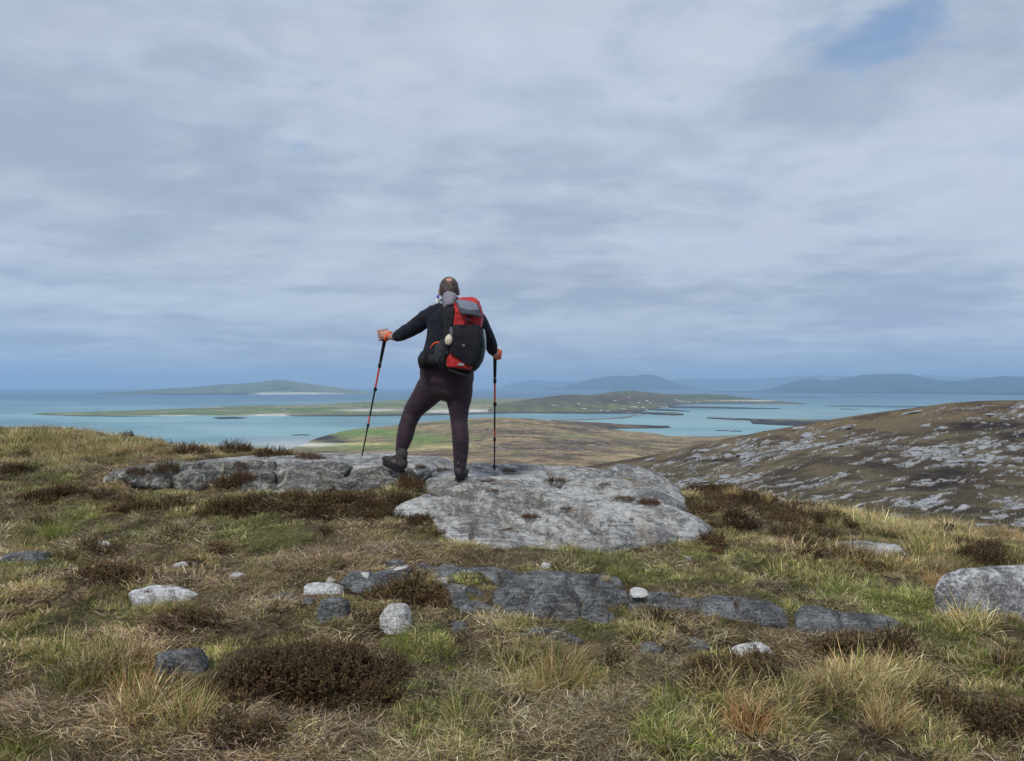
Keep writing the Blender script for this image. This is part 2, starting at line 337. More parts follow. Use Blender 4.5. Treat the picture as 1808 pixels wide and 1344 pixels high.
# spit of moorland below the causeway
def c_spit(U, V, T, Z, X, Y):
    c = mixn(lin(120, 106, 84), lin(94, 80, 68), sst(fbm(X / 40, Y / 80, seed=71), -0.3, 0.3))
    return mixn(c, C_ROCKD * 0.8, np.maximum(sst(T, 0.12, 0.02), sst(U, 1120, 1150)) * 0.92)
land('headland', [(820, 752, 740.5, None), (900, 756, 741.5, None), (960, 757.5, 742.5, None), (1040, 758, 745.5, None), (1100, 757.5, 750, None), (1150, 756.6, 753.6, None), (1186, 755.6, 755.2, None)], c_spit, M_mid, nu=120, nt_=26, low=6, edge=0.5, hn=0.6, nscale=0.01, shape=0.7)
# ------------------------------------------------------------------ causeway road, houses on the far shore
def ribbon(name, pts, width, ztop, mat, h=2.2):
    pts = np.array(pts, float); ts = np.linspace(0, len(pts) - 1, 60)
    ux = np.interp(ts, np.arange(len(pts)), pts[:, 0]); vx = np.interp(ts, np.arange(len(pts)), pts[:, 1])
    y = (H - ztop) * F / (vx - V0); x = (ux - 904) / F * y
    c = np.stack([x, y], 1); d = np.gradient(c, axis=0); d /= np.linalg.norm(d, axis=1)[:, None] + 1e-9; n = np.stack([-d[:, 1], d[:, 0]], 1)
    rows = []
    for off, z in ((-width - h * 1.6, -h), (-width, ztop), (width, ztop), (width + h * 1.6, -h)):
        rows.append(np.column_stack([c + n * off, np.full(len(c), z - H)]))
    V = np.stack(rows, 1).reshape(-1, 3)
    return mesh_np(name, V, grid_faces(len(c), 4), mat)
cw_mat = simple_mat('causeway_stone', tuple(lin(118, 112, 104)), 0.9, 0.25, 0.05, 0.3, bdist=0.4)
cw = ribbon('causeway', [(975, 741.5), (1020, 740.5), (1065, 739), (1098, 737.5), (1112, 735), (1118, 732.5), (1138, 731.5)], 6, 3.0, cw_mat)
set_props(cw, 'pale stone causeway road bending across the strait to the far shore', 'causeway')
M_hw = simple_mat('white_render', (0.75, 0.75, 0.72), 0.8, 0.05, 0.5, 0)
M_hr = simple_mat('slate_roof', (0.10, 0.10, 0.11), 0.7, 0.2, 0.5, 0)
hs = None
spots = [(1086, 708), (1110, 702.5), (1128, 711), (1141, 708), (1148, 712), (1116, 718.5), (1121, 718.8), (1135, 719.5), (1141, 723.5), (1167, 719), (1172, 718.6), (1178, 719.6), (1199, 708), (1206, 709), (1253, 708.3), (1063, 725), (1073, 725.8), (1101, 722.5), (1193, 706.5), (1216, 710.5), (980, 716.5), (1032, 722), (500, 724), (640, 717), (1022, 713), (1232, 711)]
deps = bpy.context.evaluated_depsgraph_get()
def ray_px(u, v):
    d = Vector(P(u, v, 1.0)).normalized()
    hit, loc, nor, idx, ob, mtx = sc.ray_cast(deps, Vector((0, 0, 0)), d, distance=90000)
    return (loc, ob) if hit else (None, None)
deps.update()
ORD = ['first', 'second', 'third', 'fourth', 'fifth', 'sixth', 'seventh', 'eighth', 'ninth', 'tenth', 'eleventh', 'twelfth', 'thirteenth', 'fourteenth', 'fifteenth', 'sixteenth', 'seventeenth', 'eighteenth', 'nineteenth', 'twentieth', 'twenty-first', 'twenty-second', 'twenty-third', 'twenty-fourth', 'twenty-fifth', 'twenty-sixth']
spots.sort()
for k, (u, v) in enumerate(spots):
    loc, ob = ray_px(u, v)
    if loc is None: continue
    big = 1.0 + 0.25 * (k % 3)
    r = empty('house', loc, cat='house', group='small white houses scattered along the far shore')
    land_ = 'on the flat green peninsula' if u < 960 else 'at the foot of the brown coastal hill' if u < 1080 else 'in the village by the strait' if u < 1182 else 'on the low shore right of the village'
    r['label'] = 'tiny white house %s, %s house from the left' % (land_, ORD[k])
    a = 7 * big; b = 4.5; hh = 3.6; rf = 2.8
    V = [(-a, -b, -4), (a, -b, -4), (a, b, -4), (-a, b, -4), (-a, -b, hh), (a, -b, hh), (a, b, hh), (-a, b, hh), (-a, 0, hh + rf), (a, 0, hh + rf)]
    mesh_np('wall', V, [np.array([(0, 1, 5, 4), (1, 2, 6, 5), (2, 3, 7, 6), (3, 0, 4, 7)]), np.array([(5, 6, 9), (7, 4, 8)])], M_hw, smooth_=False, parent=r)
    V = [(-a - .3, -b - .5, hh - .3), (a + .3, -b - .5, hh - .3), (a + .3, 0, hh + rf + .15), (-a - .3, 0, hh + rf + .15), (a + .3, b + .5, hh - .3), (-a - .3, b + .5, hh - .3)]
    mesh_np('roof', V, np.array([(0, 1, 2, 3), (3, 2, 4, 5)]), M_hr, smooth_=False, parent=r)
    r.rotation_euler = (0, 0, R(rng.uniform(-50, 50)))
#@@PART2
# ------------------------------------------------------------------ moorland running down to the strait
def c_noise_mix(c1, c2, n, a, b): return mixn(c1, c2, sst(n, a, b))
mu = np.linspace(470, 1500, 620); ms_ = np.linspace(0, 1, 330)
top_u = [470, 500, 535, 545, 560, 590, 640, 700, 740, 790, 830, 880, 940, 985, 1050, 1110, 1180, 1250, 1310, 1420, 1500]
top_v = [812, 802, 786, 781, 775, 766.5, 757, 750.5, 746, 741.5, 738.8, 736.8, 739.5, 744.5, 753, 762, 771, 772, 770.5, 773, 776]
edge_y = [1300, 1400, 1574, 1655, 1760, 1940, 2050, 2120, 2150, 2120, 2080, 2020, 1980, 1960, 1930, 1900, 1841, 1820, 1830, 1780, 1750]
MU, MS = np.meshgrid(mu, ms_)
vt = np.interp(MU, top_u, top_v); ye = np.interp(MU, top_u, edge_y)
MV = 905 + (vt - 905) * MS
MY = 150 * (ye / 150) ** (MS ** 0.62)
MX = (MU - 904) / F * MY
MZ = -(MV - V0) / F * MY
inl = np.clip((1 - MS) / 0.04, 0, 1) * np.clip(MS / 0.05, 0, 1)
big = fbm(MX / 260, MY / 210, seed=101, o=4); mid = fbm(MX / 60, MY / 42, seed=102, o=5); sm = ridged(MX / 26, MY / 15, seed=103, o=4)
MZ = MZ + inl * (big * 5.0 * sst(MY, 300, 900) + mid * 3.2 * sst(MY, 200, 600) + (sm - 0.2) * 1.1) * np.where(MU < 640, 0.5, 1)
MZ = np.maximum(MZ, -H + 0.4)
# rows beyond the edge: the land runs down into the sea
back = []
for k, (dy, dz) in enumerate(((1.03, 0.35), (1.08, 0.8), (1.12, 1.05))):
    yy = MY[-1] * dy; back.append((MX[-1] * dy, yy, MZ[-1] * (1 - dz) + (-H - 2) * dz if dz < 1 else np.full_like(yy, -H - 3)))
GX = np.vstack([MX] + [b[0][None] for b in back]); GY = np.vstack([MY] + [b[1][None] for b in back]); GZ = np.vstack([MZ] + [b[2][None] for b in back])
# rows in front: the slope carries on down towards the foot of the near crest
fr_ = [(.2, -14.5), (.35, -18.5), (.6, -22.5)]
GX = np.vstack([MX[:1] * a for a, b in fr_] + [GX]); GY = np.vstack([MY[:1] * a for a, b in fr_] + [GY]); GZ = np.vstack([np.full_like(MZ[:1], b) for a, b in fr_] + [GZ])
UU = np.vstack([MU[:1]] * 3 + [MU] + [MU[:1]] * 3); VV = V0 - GZ * F / GY
patch = fbm(GX / 80, GY / 45, seed=110, o=6, g=0.6); fine = fbm(GX / 14, GY / 7, seed=111, o=5, g=0.62); streak = fbm(GX / 150, GY / 16, seed=112, o=5, g=0.6)
c = c_noise_mix(lin(152, 133, 105), lin(106, 91, 74), patch + 0.5 * streak, -0.1, 0.32)
c = mixn(c, lin(172, 153, 122), sst(streak - patch * 0.3, 0.05, 0.4) * 0.7)
c = mixn(c, lin(96, 84, 74), sst(fine + patch * 0.5, 0.08, 0.32) * 0.8)
c = mixn(c, lin(112, 118, 74), sst(fbm(GX / 120, GY / 60, seed=115), 0.15, 0.45) * 0.45)
dk = np.maximum.reduce([blob(UU, VV, 1040, 783, 85, 6), blob(UU, VV, 960, 793, 90, 4) * .8, blob(UU, VV, 890, 762, 90, 4) * .7, blob(UU, VV, 1050, 757, 60, 3) * .7, blob(UU, VV, 860, 790, 60, 4) * .8, blob(UU, VV, 990, 804, 70, 3) * .8])
c = mixn(c, lin(76, 66, 60), np.clip(1.4 * dk * (1 + 2.4 * fine), 0, 0.9))
rockm = sst(fine + ridged(GX / 30, GY / 9, seed=117, o=4) * 0.5, 0.38, 0.62) * np.clip(dk * 1.6 + blob(UU, VV, 950, 790, 300, 18) * 0.35, 0, 1)
c = mixn(c, lin(150, 148, 146), rockm * 0.8)
grn = np.maximum.reduce([blob(UU, VV, 640, 765, 85, 9) * 1.2, blob(UU, VV, 600, 787, 60, 8), blob(UU, VV, 745, 775, 45, 9), blob(UU, VV, 690, 790, 60, 6) * 0.6, blob(UU, VV, 800, 745, 30, 2) * .8, blob(UU, VV, 1010, 769, 20, 3) * .6, blob(UU, VV, 835, 773, 15, 3) * .7])
c = mixn(c, mixn(lin(96, 128, 68), lin(128, 144, 84), sst(fine, -0.2, 0.3)), np.clip(grn * (1 + 0.9 * patch), 0, 0.93))
c = mixn(c, lin(196, 184, 130), np.clip(blob(UU, VV, 640, 784, 70, 2.4) * (1 + fine) + blob(UU, VV, 790, 789, 60, 4) * 0.7, 0, 0.8))
shore = sst(UU, 545, 541) * 0
shr = np.maximum(sst(GZ, -H + 2.5, -H + 0.6) * sst(UU, 700, 560), 0)
c = mixn(c, C_ROCKD * 0.8, np.clip(np.maximum(blob(UU, VV, 568, 773, 26, 4.5), blob(UU, VV, 592, 780, 22, 2)) * 1.7 * (1 + 0.6 * fine), 0, 0.96))
c = mixn(c, C_SAND * 1.05, np.clip(blob(UU, VV, 545, 785.5, 45, 3.2) * 1.3, 0, 0.95))
M_moor = land_mat('moor_land', 0.09, 0.28, 0.6, 1.5, (0.5, 1, 1))
moor = mesh_np('moorland', np.stack([GX, GY, GZ], -1).reshape(-1, 3), grid_faces(*GX.shape), M_moor, cols=c.reshape(-1, 3))
set_props(moor, kind='structure')
# track across the green fields
tk = ribbon_pts = None
# ------------------------------------------------------------------ rocky hillside on the right
cu = [880, 940, 1000, 1080, 1150, 1200, 1250, 1300, 1350, 1400, 1450, 1500, 1560, 1620, 1680, 1740, 1808, 1900, 2050, 2300]
cv = [862, 848, 833, 818, 806, 794, 781, 772, 761, 753, 744, 735.5, 727, 719.5, 711, 707.5, 706.5, 707, 716, 740]
hu = np.concatenate([np.linspace(880, 1860, 780), np.linspace(1864, 2300, 90)]); hs_ = np.linspace(0, 1, 420)
HU, HS = np.meshgrid(hu, hs_)
cvx = np.interp(HU, cu, cv); k5 = np.ones(25) / 25
row = np.convolve(np.pad(np.interp(hu, cu, cv), 12, 'edge'), k5, 'valid'); cvx = np.broadcast_to(row, HU.shape)
HV = 1030 + (cvx - 1030) * HS
crest_y = np.interp(HU, [880, 1200, 1500, 1808, 2300], [520, 500, 440, 400, 330])
HY = 52 * (crest_y / 52) ** (HS ** 0.8)
HX = (HU - 904) / F * HY
HZ = -(HV - V0) / F * HY
# bedding of the rock dips down to the left: rotate the noise frame
ca, sa = math.cos(0.42), math.sin(0.42)
BX = HX * ca + HY * sa * 0.45; BY = -HX * sa + HY * 0.62
warp = fbm(HX / 22, HY / 34, seed=201, o=3)
def rockfield(bx, by, X, Y, U, V):
    a = fbm(bx / 17 + warp_at(X, Y) * .7, by / 4.2, seed=211, o=6, g=0.62)
    b = fbm(X / 55, Y / 60, seed=213, o=3)
    return a, b
def warp_at(X, Y): return fbm(X / 22, Y / 34, seed=201, o=3)
a1 = fbm(BX / 8 + warp * 1.2, BY / 2.6 + warp * .9, seed=211, o=7, g=0.66); b1 = fbm(HX / 50, HY / 60, seed=213, o=3)
dens = -0.045 + 0.18 * b1
def hb(u, v, ru, rv): return blob(HU, HV, u, v, ru, rv)
dens = dens + 0.6 * (0.34 * hb(1330, 795, 70, 18) + 0.22 * hb(1250, 820, 110, 16) + 0.4 * hb(1500, 780, 26, 10) + 0.30 * hb(1600, 798, 50, 16) + 0.55 * hb(1640, 808, 40, 12) + 0.5 * hb(1750, 808, 45, 16) + 0.4 * hb(1700, 788, 55, 8) + 0.25 * hb(1740, 737, 120, 8) + 0.3 * hb(1260, 848, 90, 10) + 0.25 * hb(1540, 828, 30, 6) + 0.3 * hb(1430, 790, 60, 14) + 0.35 * hb(1720, 935, 70, 8) + 0.15 * hb(1500, 850, 150, 14) + 0.2 * hb(1640, 900, 100, 12))
dens = dens - 0.3 * hb(1560, 740, 120, 14) - 0.35 * sst(HS, 0.965, 1) - 0.2 * hb(1450, 885, 200, 10) - 0.25 * hb(1640, 925, 200, 7) + 0.06
rm = sst(a1 + dens, 0.235, 0.29)
inl = np.clip((1 - HS) / 0.02, 0, 1)
HN = fbm(HX / 40, HY / 55, seed=221, o=4) * 2.2 + fbm(HX / 9, HY / 11, seed=222, o=4) * 0.7 + ridged(HX / 5, HY / 5, seed=223, o=3) * 0.18
step = rm * (0.38 + 0.3 * fbm(BX / 3, BY / 1.3, seed=224, o=3)) 
HZ2 = HZ + inl * HN * np.clip(HY / 160, 0.25, 1) + step * np.clip(HY / 160, 0.4, 1.3)
heath = sst(fbm(HX / 28, HY / 30, seed=231, o=4) + 0.3 * fbm(HX / 4, HY / 4, seed=232, o=3), 0.1, 0.35)
c = mixn(lin(104, 94, 74), lin(78, 71, 57), sst(fbm(HX / 8, HY / 10, seed=233, o=5), -0.2, 0.25))
c = mixn(c, lin(112, 98, 76), np.clip(sst(HS, 0.80, 0.97) * 0.75 + hb(1430, 745, 250, 10) * .3, 0, 0.85))
c = mixn(c, lin(124, 112, 80), np.clip(hb(1640, 925, 220, 7) + hb(1400, 905, 120, 8) * .6, 0, 1) * 0.6)
c = mixn(c, lin(60, 48, 44), heath * 0.6)
dkp = np.maximum.reduce([hb(1662, 850, 52, 22) * 1.3, hb(1740, 748, 80, 6), hb(1790, 770, 30, 10), hb(1680, 905, 60, 6) * .8, hb(1790, 925, 40, 7), hb(1580, 828, 90, 6) * .7, hb(1220, 812, 90, 3) * .8, hb(1330, 800, 60, 3) * .6, hb(1490, 757, 20, 3)])
c = mixn(c, lin(44, 36, 36), np.clip(dkp * (1.25 + 1.2 * fbm(HX / 5, HY / 7, seed=235)), 0, 0.93))
lich = fbm(HX / 2.2, HY / 2.8, seed=236, o=5, g=0.65)
rc = mixn(lin(122, 122, 124), lin(164, 165, 167), sst(lich, -0.25, 0.3)); rc = mixn(rc, lin(158, 148, 132), sst(fbm(HX / 5, HY / 5, seed=237), 0.15, 0.4) * 0.5)
crk = sst(fbm(BX / 2.5, BY / 0.8, seed=238, o=4), 0.14, 0.3)
rc = mixn(rc, lin(88, 84, 78), crk * 0.8)
c = mixn(c, rc, rm)
def back_rows(X, Y, Z, drops):
    xs, yy, zs = [X], [Y], [Z]
    for dy, dz in drops:
        xs.append(X[-1:] * dy); yy.append(Y[-1:] * dy); zs.append(Z[-1:] - dz)
    return np.vstack(xs), np.vstack(yy), np.vstack(zs)
BXs, BYs, BZs = back_rows(HX, HY, HZ2, ((1.05, 1.5), (1.15, 8), (1.4, 35), (1.9, 80)))
ff_ = [(.3, -17.0), (.48, -12.2), (.7, -12.9)]
BXs = np.vstack([HX[:1] * a for a, b in ff_] + [BXs]); BYs = np.vstack([HY[:1] * a for a, b in ff_] + [BYs]); BZs = np.vstack([np.full_like(HZ[:1], b) for a, b in ff_] + [BZs])
cc = np.concatenate([np.broadcast_to(lin(96, 88, 66), c[:1].shape)] * 3 + [c] + [c[-1:]] * 4, 0)
M_hillm = land_mat('hill_land', 1.1, 0.30, 0.7, 0.35, (1, 1, 1))
hill = mesh_np('hillside', np.stack([BXs, BYs, BZs], -1).reshape(-1, 3), grid_faces(*BXs.shape), M_hillm, cols=cc.reshape(-1, 3))
set_props(hill, kind='structure')
def hill_point(u, s):
    j = np.clip(np.searchsorted(hu, u), 1, len(hu) - 1); i = int(np.clip(s * (len(hs_) - 1), 0, len(hs_) - 1))
    return np.array([HX[i, j], HY[i, j], HZ2[i, j]])
#@@PART3
# ------------------------------------------------------------------ near ground: smooth surface through surveyed points
ctl = []
def cp(u, v, y): ctl.append(P(u, v, y))
for u in (-300, 0, 450, 904, 1350, 1808, 2100): cp(u, 1380, 2.9)
for u in (0, 600, 1200, 1808): cp(u, 1200, 3.55)
for u in (0, 500, 904, 1300): cp(u, 1080, 4.25)
cp(1808, 1085, 4.35)
for u in (300, 700, 1000): cp(u, 965, 5.25)
cp(0, 950, 5.5); cp(0, 850, 7.0); cp(0, 800, 8.3); cp(-250, 790, 8.3); cp(0, 760, 9.6); cp(-250, 745, 9.8); cp(120, 766, 9.3); cp(250, 788, 8.8); cp(400, 797, 8.6); cp(540, 808, 8.2); cp(620, 818, 7.9)
cp(200, 870, 6.5); cp(400, 872, 6.3); cp(550, 871, 6.35); cp(680, 880, 6.2); cp(200, 1000, 4.9)
cp(720, 905, 5.85); cp(1000, 905, 6.0); cp(904, 858, 6.55); cp(1000, 838, 7.7); cp(820, 832, 7.9); cp(1150, 862, 7.2); cp(1200, 940, 5.7); cp(1230, 884, 7.0)
cp(1330, 888, 8.0); cp(1330, 930, 6.0); cp(1480, 916, 7.4); cp(1570, 937, 6.8); cp(1560, 1000, 5.3); cp(1700, 950, 6.4); cp(1808, 968, 6.2); cp(2050, 985, 6.2); cp(1808, 1030, 5.0)
for x, y, z in ((-12, 0, -1.55), (-6, 0, -1.6), (0, 0, -1.62), (6, 0, -1.65), (12, 0, -1.7), (-6, -5, -1.7), (6, -5, -1.8), (-9, 5, -0.9), (9, 4, -1.7), (-10, 10, -0.45), (9, 8, -2.4),
                (-7, 13, -1.6), (-2, 11, -1.9), (1, 11, -2.5), (5, 11, -2.9), (-10, 17, -4), (-4, 17, -5.5), (2, 17, -6.5), (8, 17, -7.5), (14, 12, -4.5), (-14, 22, -9), (0, 24, -12), (12, 24, -13), (-16, 8, -1.0), (18, 5, -3), (22, 22, -13), (-22, 22, -9)): ctl.append(np.array([x, y, z]))
ctl = np.array(ctl)
def tps_fit(p, z, lam=0.02):
    d = np.linalg.norm(p[:, None] - p[None], axis=2); K = np.where(d > 0, d * d * np.log(d + 1e-12), 0) + np.eye(len(p)) * lam
    Q = np.column_stack([np.ones(len(p)), p]); A = np.block([[K, Q], [Q.T, np.zeros((3, 3))]])
    return np.linalg.solve(A, np.concatenate([z, np.zeros(3)]))
tw = tps_fit(ctl[:, :2], ctl[:, 2])
def base_z(x, y):
    x = np.asarray(x, float); y = np.asarray(y, float); s = x.shape; x = x.ravel(); y = y.ravel(); r = np.empty(len(x))
    for a in range(0, len(x), 40000):
        q = np.column_stack([x[a:a + 40000], y[a:a + 40000]]); d = np.linalg.norm(q[:, None] - ctl[None, :, :2], axis=2)
        K = np.where(d > 0, d * d * np.log(d + 1e-12), 0); r[a:a + 40000] = K @ tw[:-3] + tw[-3] + q @ tw[-2:]
    return r.reshape(s)
_bx = np.arange(-24, 24.01, 0.1); _by = np.arange(-6, 26.01, 0.1); _BX, _BY = np.meshgrid(_bx, _by); _BZ = base_z(_BX, _BY)
def bil(G, x, y, x0, y0, d):
    fx = np.clip((np.asarray(x) - x0) / d, 0, G.shape[1] - 1.001); fy = np.clip((np.asarray(y) - y0) / d, 0, G.shape[0] - 1.001)
    ix = fx.astype(int); iy = fy.astype(int); fx = fx - ix; fy = fy - iy
    return (G[iy, ix] * (1 - fx) + G[iy, ix + 1] * fx) * (1 - fy) + (G[iy + 1, ix] * (1 - fx) + G[iy + 1, ix + 1] * fx) * fy
def bz(x, y): return bil(_BZ, x, y, -24, -6, 0.1)
def unproj(u, v, dz=0.0, y0=2.6, y1=10.5):
    """where the sight line through a picture point meets the near ground raised by dz"""
    ys_ = np.linspace(y0, y1, 900); x = (u - 904) / F * ys_; z = -(v - V0) / F * ys_
    hit = np.nonzero(z <= bz(x, ys_) + dz)[0]
    i = hit[0] if len(hit) else len(ys_) - 1
    return np.array([x[i], ys_[i], bz(x[i], ys_[i])])
# vegetation zones, placed on the ground
def zone_list(rows):
    o = []
    for (u, v, ru, rv, wgt) in rows:
        c = unproj(u, v); a = unproj(u, v + rv); b = unproj(u, v - rv)
        o.append((c[0], c[1], ru / F * c[1], max(0.08, abs(b[1] - a[1]) / 2), wgt))
    return o
Z_heath = zone_list([(530, 1195, 160, 45, 1.3), (440, 1170, 60, 25, 1.1), (650, 1205, 60, 35, .8), (560, 900, 130, 16, 1.2), (650, 905, 60, 14, .9), (420, 905, 90, 14, .8), (270, 895, 90, 14, .9), (210, 890, 60, 10, .7), (240, 838, 40, 6, 1.1), (400, 850, 40, 14, 1.2), (285, 840, 25, 6, 1.0), (20, 845, 25, 10, 1.1), (90, 880, 50, 12, .7),
    (450, 792, 110, 5, 1.3), (540, 802, 40, 3, 1.2), (720, 845, 30, 12, 1.3), (745, 915, 22, 12, 1.2), (700, 885, 25, 10, .7), (750, 1050, 45, 18, 1.2), (690, 1060, 30, 12, .6), (200, 1025, 60, 10, .8), (190, 975, 40, 6, .5), (360, 1000, 60, 12, .5), (60, 1090, 60, 14, .5),
    (1280, 880, 60, 12, 1.0), (1400, 895, 80, 16, 1.2), (1240, 905, 40, 12, .8), (1310, 925, 60, 12, .8), (1460, 925, 60, 12, .6), (1500, 1000, 70, 12, .5), (1265, 970, 22, 7, 1.4), (1730, 985, 60, 16, 1.1), (1500, 1150, 90, 18, .8), (1340, 1190, 70, 22, 1.1), (1250, 1200, 60, 22, .8), (1620, 1120, 60, 14, .8), (1780, 1180, 60, 22, .9), (1740, 1290, 80, 40, .9), (1060, 1165, 60, 14, .5), (440, 1310, 50, 14, .8), (200, 1330, 60, 14, .4), (1650, 1240, 70, 20, .5), (1420, 1250, 90, 20, .4), (330, 1110, 60, 10, .8)])
Z_green = zone_list([(110, 930, 60, 30, .9), (40, 955, 40, 20, .9), (240, 945, 30, 16, .9), (430, 940, 35, 18, 1.), (480, 955, 40, 18, .7), (300, 1180, 140, 18, .6), (120, 1150, 90, 20, .9), (60, 1120, 90, 20, .5), (60, 1310, 90, 40, .8), (230, 1060, 40, 12, .6), (300, 1065, 40, 10, .9), (450, 1005, 30, 14, .9), (640, 1075, 60, 16, .4), (520, 1090, 45, 14, .9), (740, 1130, 55, 22, 1.2),
    (1090, 985, 35, 20, 1.2), (1030, 975, 40, 12, .9), (1150, 1010, 110, 22, .55), (1200, 965, 60, 10, .8), (1300, 985, 90, 22, .5), (1560, 1060, 110, 20, 1.1), (1480, 1040, 60, 16, 1.1), (1400, 1000, 60, 20, .5), (1700, 1080, 60, 14, .8), (1260, 1165, 35, 14, 1.2), (1640, 1120, 60, 16, .6), (1160, 1280, 90, 40, 1.), (1230, 1330, 60, 20, 1.), (760, 1290, 60, 30, .5), (1630, 970, 60, 12, .7), (1290, 940, 60, 12, .7), (620, 960, 60, 10, .3), (110, 860, 80, 10, .5), (300, 870, 60, 10, .6), (230, 810, 60, 5, .4), (1060, 1085, 60, 20, .6), (900, 1250, 60, 30, .3), (950, 1190, 50, 26, .7)])
Z_tan = zone_list([(600, 985, 90, 16, 1.), (500, 1010, 60, 14, .8), (700, 1010, 40, 10, .5), (80, 1250, 90, 30, .9), (560, 1130, 60, 16, .5), (1150, 1200, 70, 30, 1.2), (1080, 1280, 90, 40, 1.2), (950, 1310, 90, 40, .8), (1040, 1140, 90, 14, 1.), (1420, 1120, 80, 14, 1.), (1540, 1085, 60, 8, 1.1), (1460, 1065, 60, 8, 1.1), (900, 1100, 60, 14, 1.), (640, 1020, 60, 10, .8), (700, 1320, 90, 30, .6), (300, 975, 90, 8, .6), (150, 960, 60, 6, .6), (1270, 1040, 90, 12, .4), (600, 1290, 80, 20, .5)])
Z_ochre = zone_list([(100, 780, 160, 14, 1.0), (200, 800, 140, 14, .8), (60, 820, 120, 14, .6), (400, 875, 60, 10, .8), (210, 1190, 60, 30, .9), (300, 1250, 70, 50, 1.), (980, 1170, 80, 30, 1.1), (950, 1195, 60, 30, .8), (1320, 870, 80, 6, 1.2), (1400, 870, 60, 8, .9), (1440, 905, 30, 16, .9), (1550, 935, 80, 10, 1.), (1650, 960, 90, 10, .9), (1560, 1000, 120, 14, 1.1), (1690, 1010, 70, 10, 1.2), (850, 1080, 35, 10, .9), (1750, 1110, 70, 14, .8), (1350, 1250, 90, 30, 1.), (1500, 1220, 90, 30, .9), (1560, 1310, 90, 40, 1.), (1640, 1200, 80, 20, .8), (1240, 1290, 70, 40, .6), (880, 1210, 60, 40, .5), (1000, 1050, 30, 8, .5), (330, 905, 60, 10, .4), (1800, 960, 60, 14, .9), (1380, 990, 60, 10, .5)])
def zw(Z, x, y):
    r = np.zeros_like(np.asarray(x, float))
    for (cx, cy, rx, ry, wg) in Z: r = np.maximum(r, wg * np.exp(-((x - cx) / rx) ** 2 - ((y - cy) / ry) ** 2))
    return r
def poly_sdf(X, Y, poly):
    d = np.full(X.shape, 1e9); inside = np.zeros(X.shape, bool); n = len(poly)
    for i in range(n):
        x1, y1 = poly[i]; x2, y2 = poly[(i + 1) % n]; ex, ey = x2 - x1, y2 - y1
        t = np.clip(((X - x1) * ex + (Y - y1) * ey) / (ex * ex + ey * ey + 1e-12), 0, 1)
        d = np.minimum(d, np.hypot(X - x1 - t * ex, Y - y1 - t * ey))
        cnd = (y1 > Y) != (y2 > Y); inside ^= cnd & (X < (x2 - x1) * (Y - y1) / (y2 - y1 + 1e-12) + x1)
    return np.where(inside, d, -d)
FOOTPRINT = np.array([tuple(unproj(u, v)[:2]) for u, v in [(680, 908), (715, 918), (760, 922), (775, 940), (815, 955), (870, 968), (930, 962), (1000, 962), (1085, 971), (1120, 955), (1245, 948), (1262, 931), (1212, 893), (1204, 872), (1180, 846), (1100, 838), (1000, 832), (860, 828), (735, 830), (744, 850), (748, 873), (705, 890)]])
def zones(x, y):
    n = fbm(x * 3.1, y * 3.1, seed=301, o=3) * 0.75
    h = zw(Z_heath, x, y) + n * 0.5; g = zw(Z_green, x, y) - n * 0.3 + fbm(x * 2.4, y * 2.4, seed=303, o=4) * 0.75 + 0.12; t = zw(Z_tan, x, y) + fbm(x * 2.8, y * 2.8, seed=304, o=4) * 0.7 + 0.10; o = zw(Z_ochre, x, y) + fbm(x * 2.6, y * 2.6, seed=305, o=4) * 0.7 + 0.1
    return h, g, t, o
def ground_z(x, y):
    h = zw(Z_heath, x, y)
    hump = np.clip(h, 0, 1) ** 2 * 0.045
    near = sst(np.asarray(y, float), 10.5, 8.5)
    d = 0.05 * fbm(x * 1.6, y * 1.6, seed=311, o=3) + 0.05 * fbm(x * 4.5, y * 4.5, seed=312, o=4)
    o = zw(Z_ochre, x, y)
    x = np.asarray(x, float); y = np.asarray(y, float); fm = sst(poly_sdf(x, y, FOOTPRINT), -.08, .10) if x.size > 1 else 0.0
    d = d * (1 - fm) - .06 * fm; hump = hump * (1 - fm)
    return bz(x, y) + hump * near + d + 0.02 * np.clip(o, 0, 1)
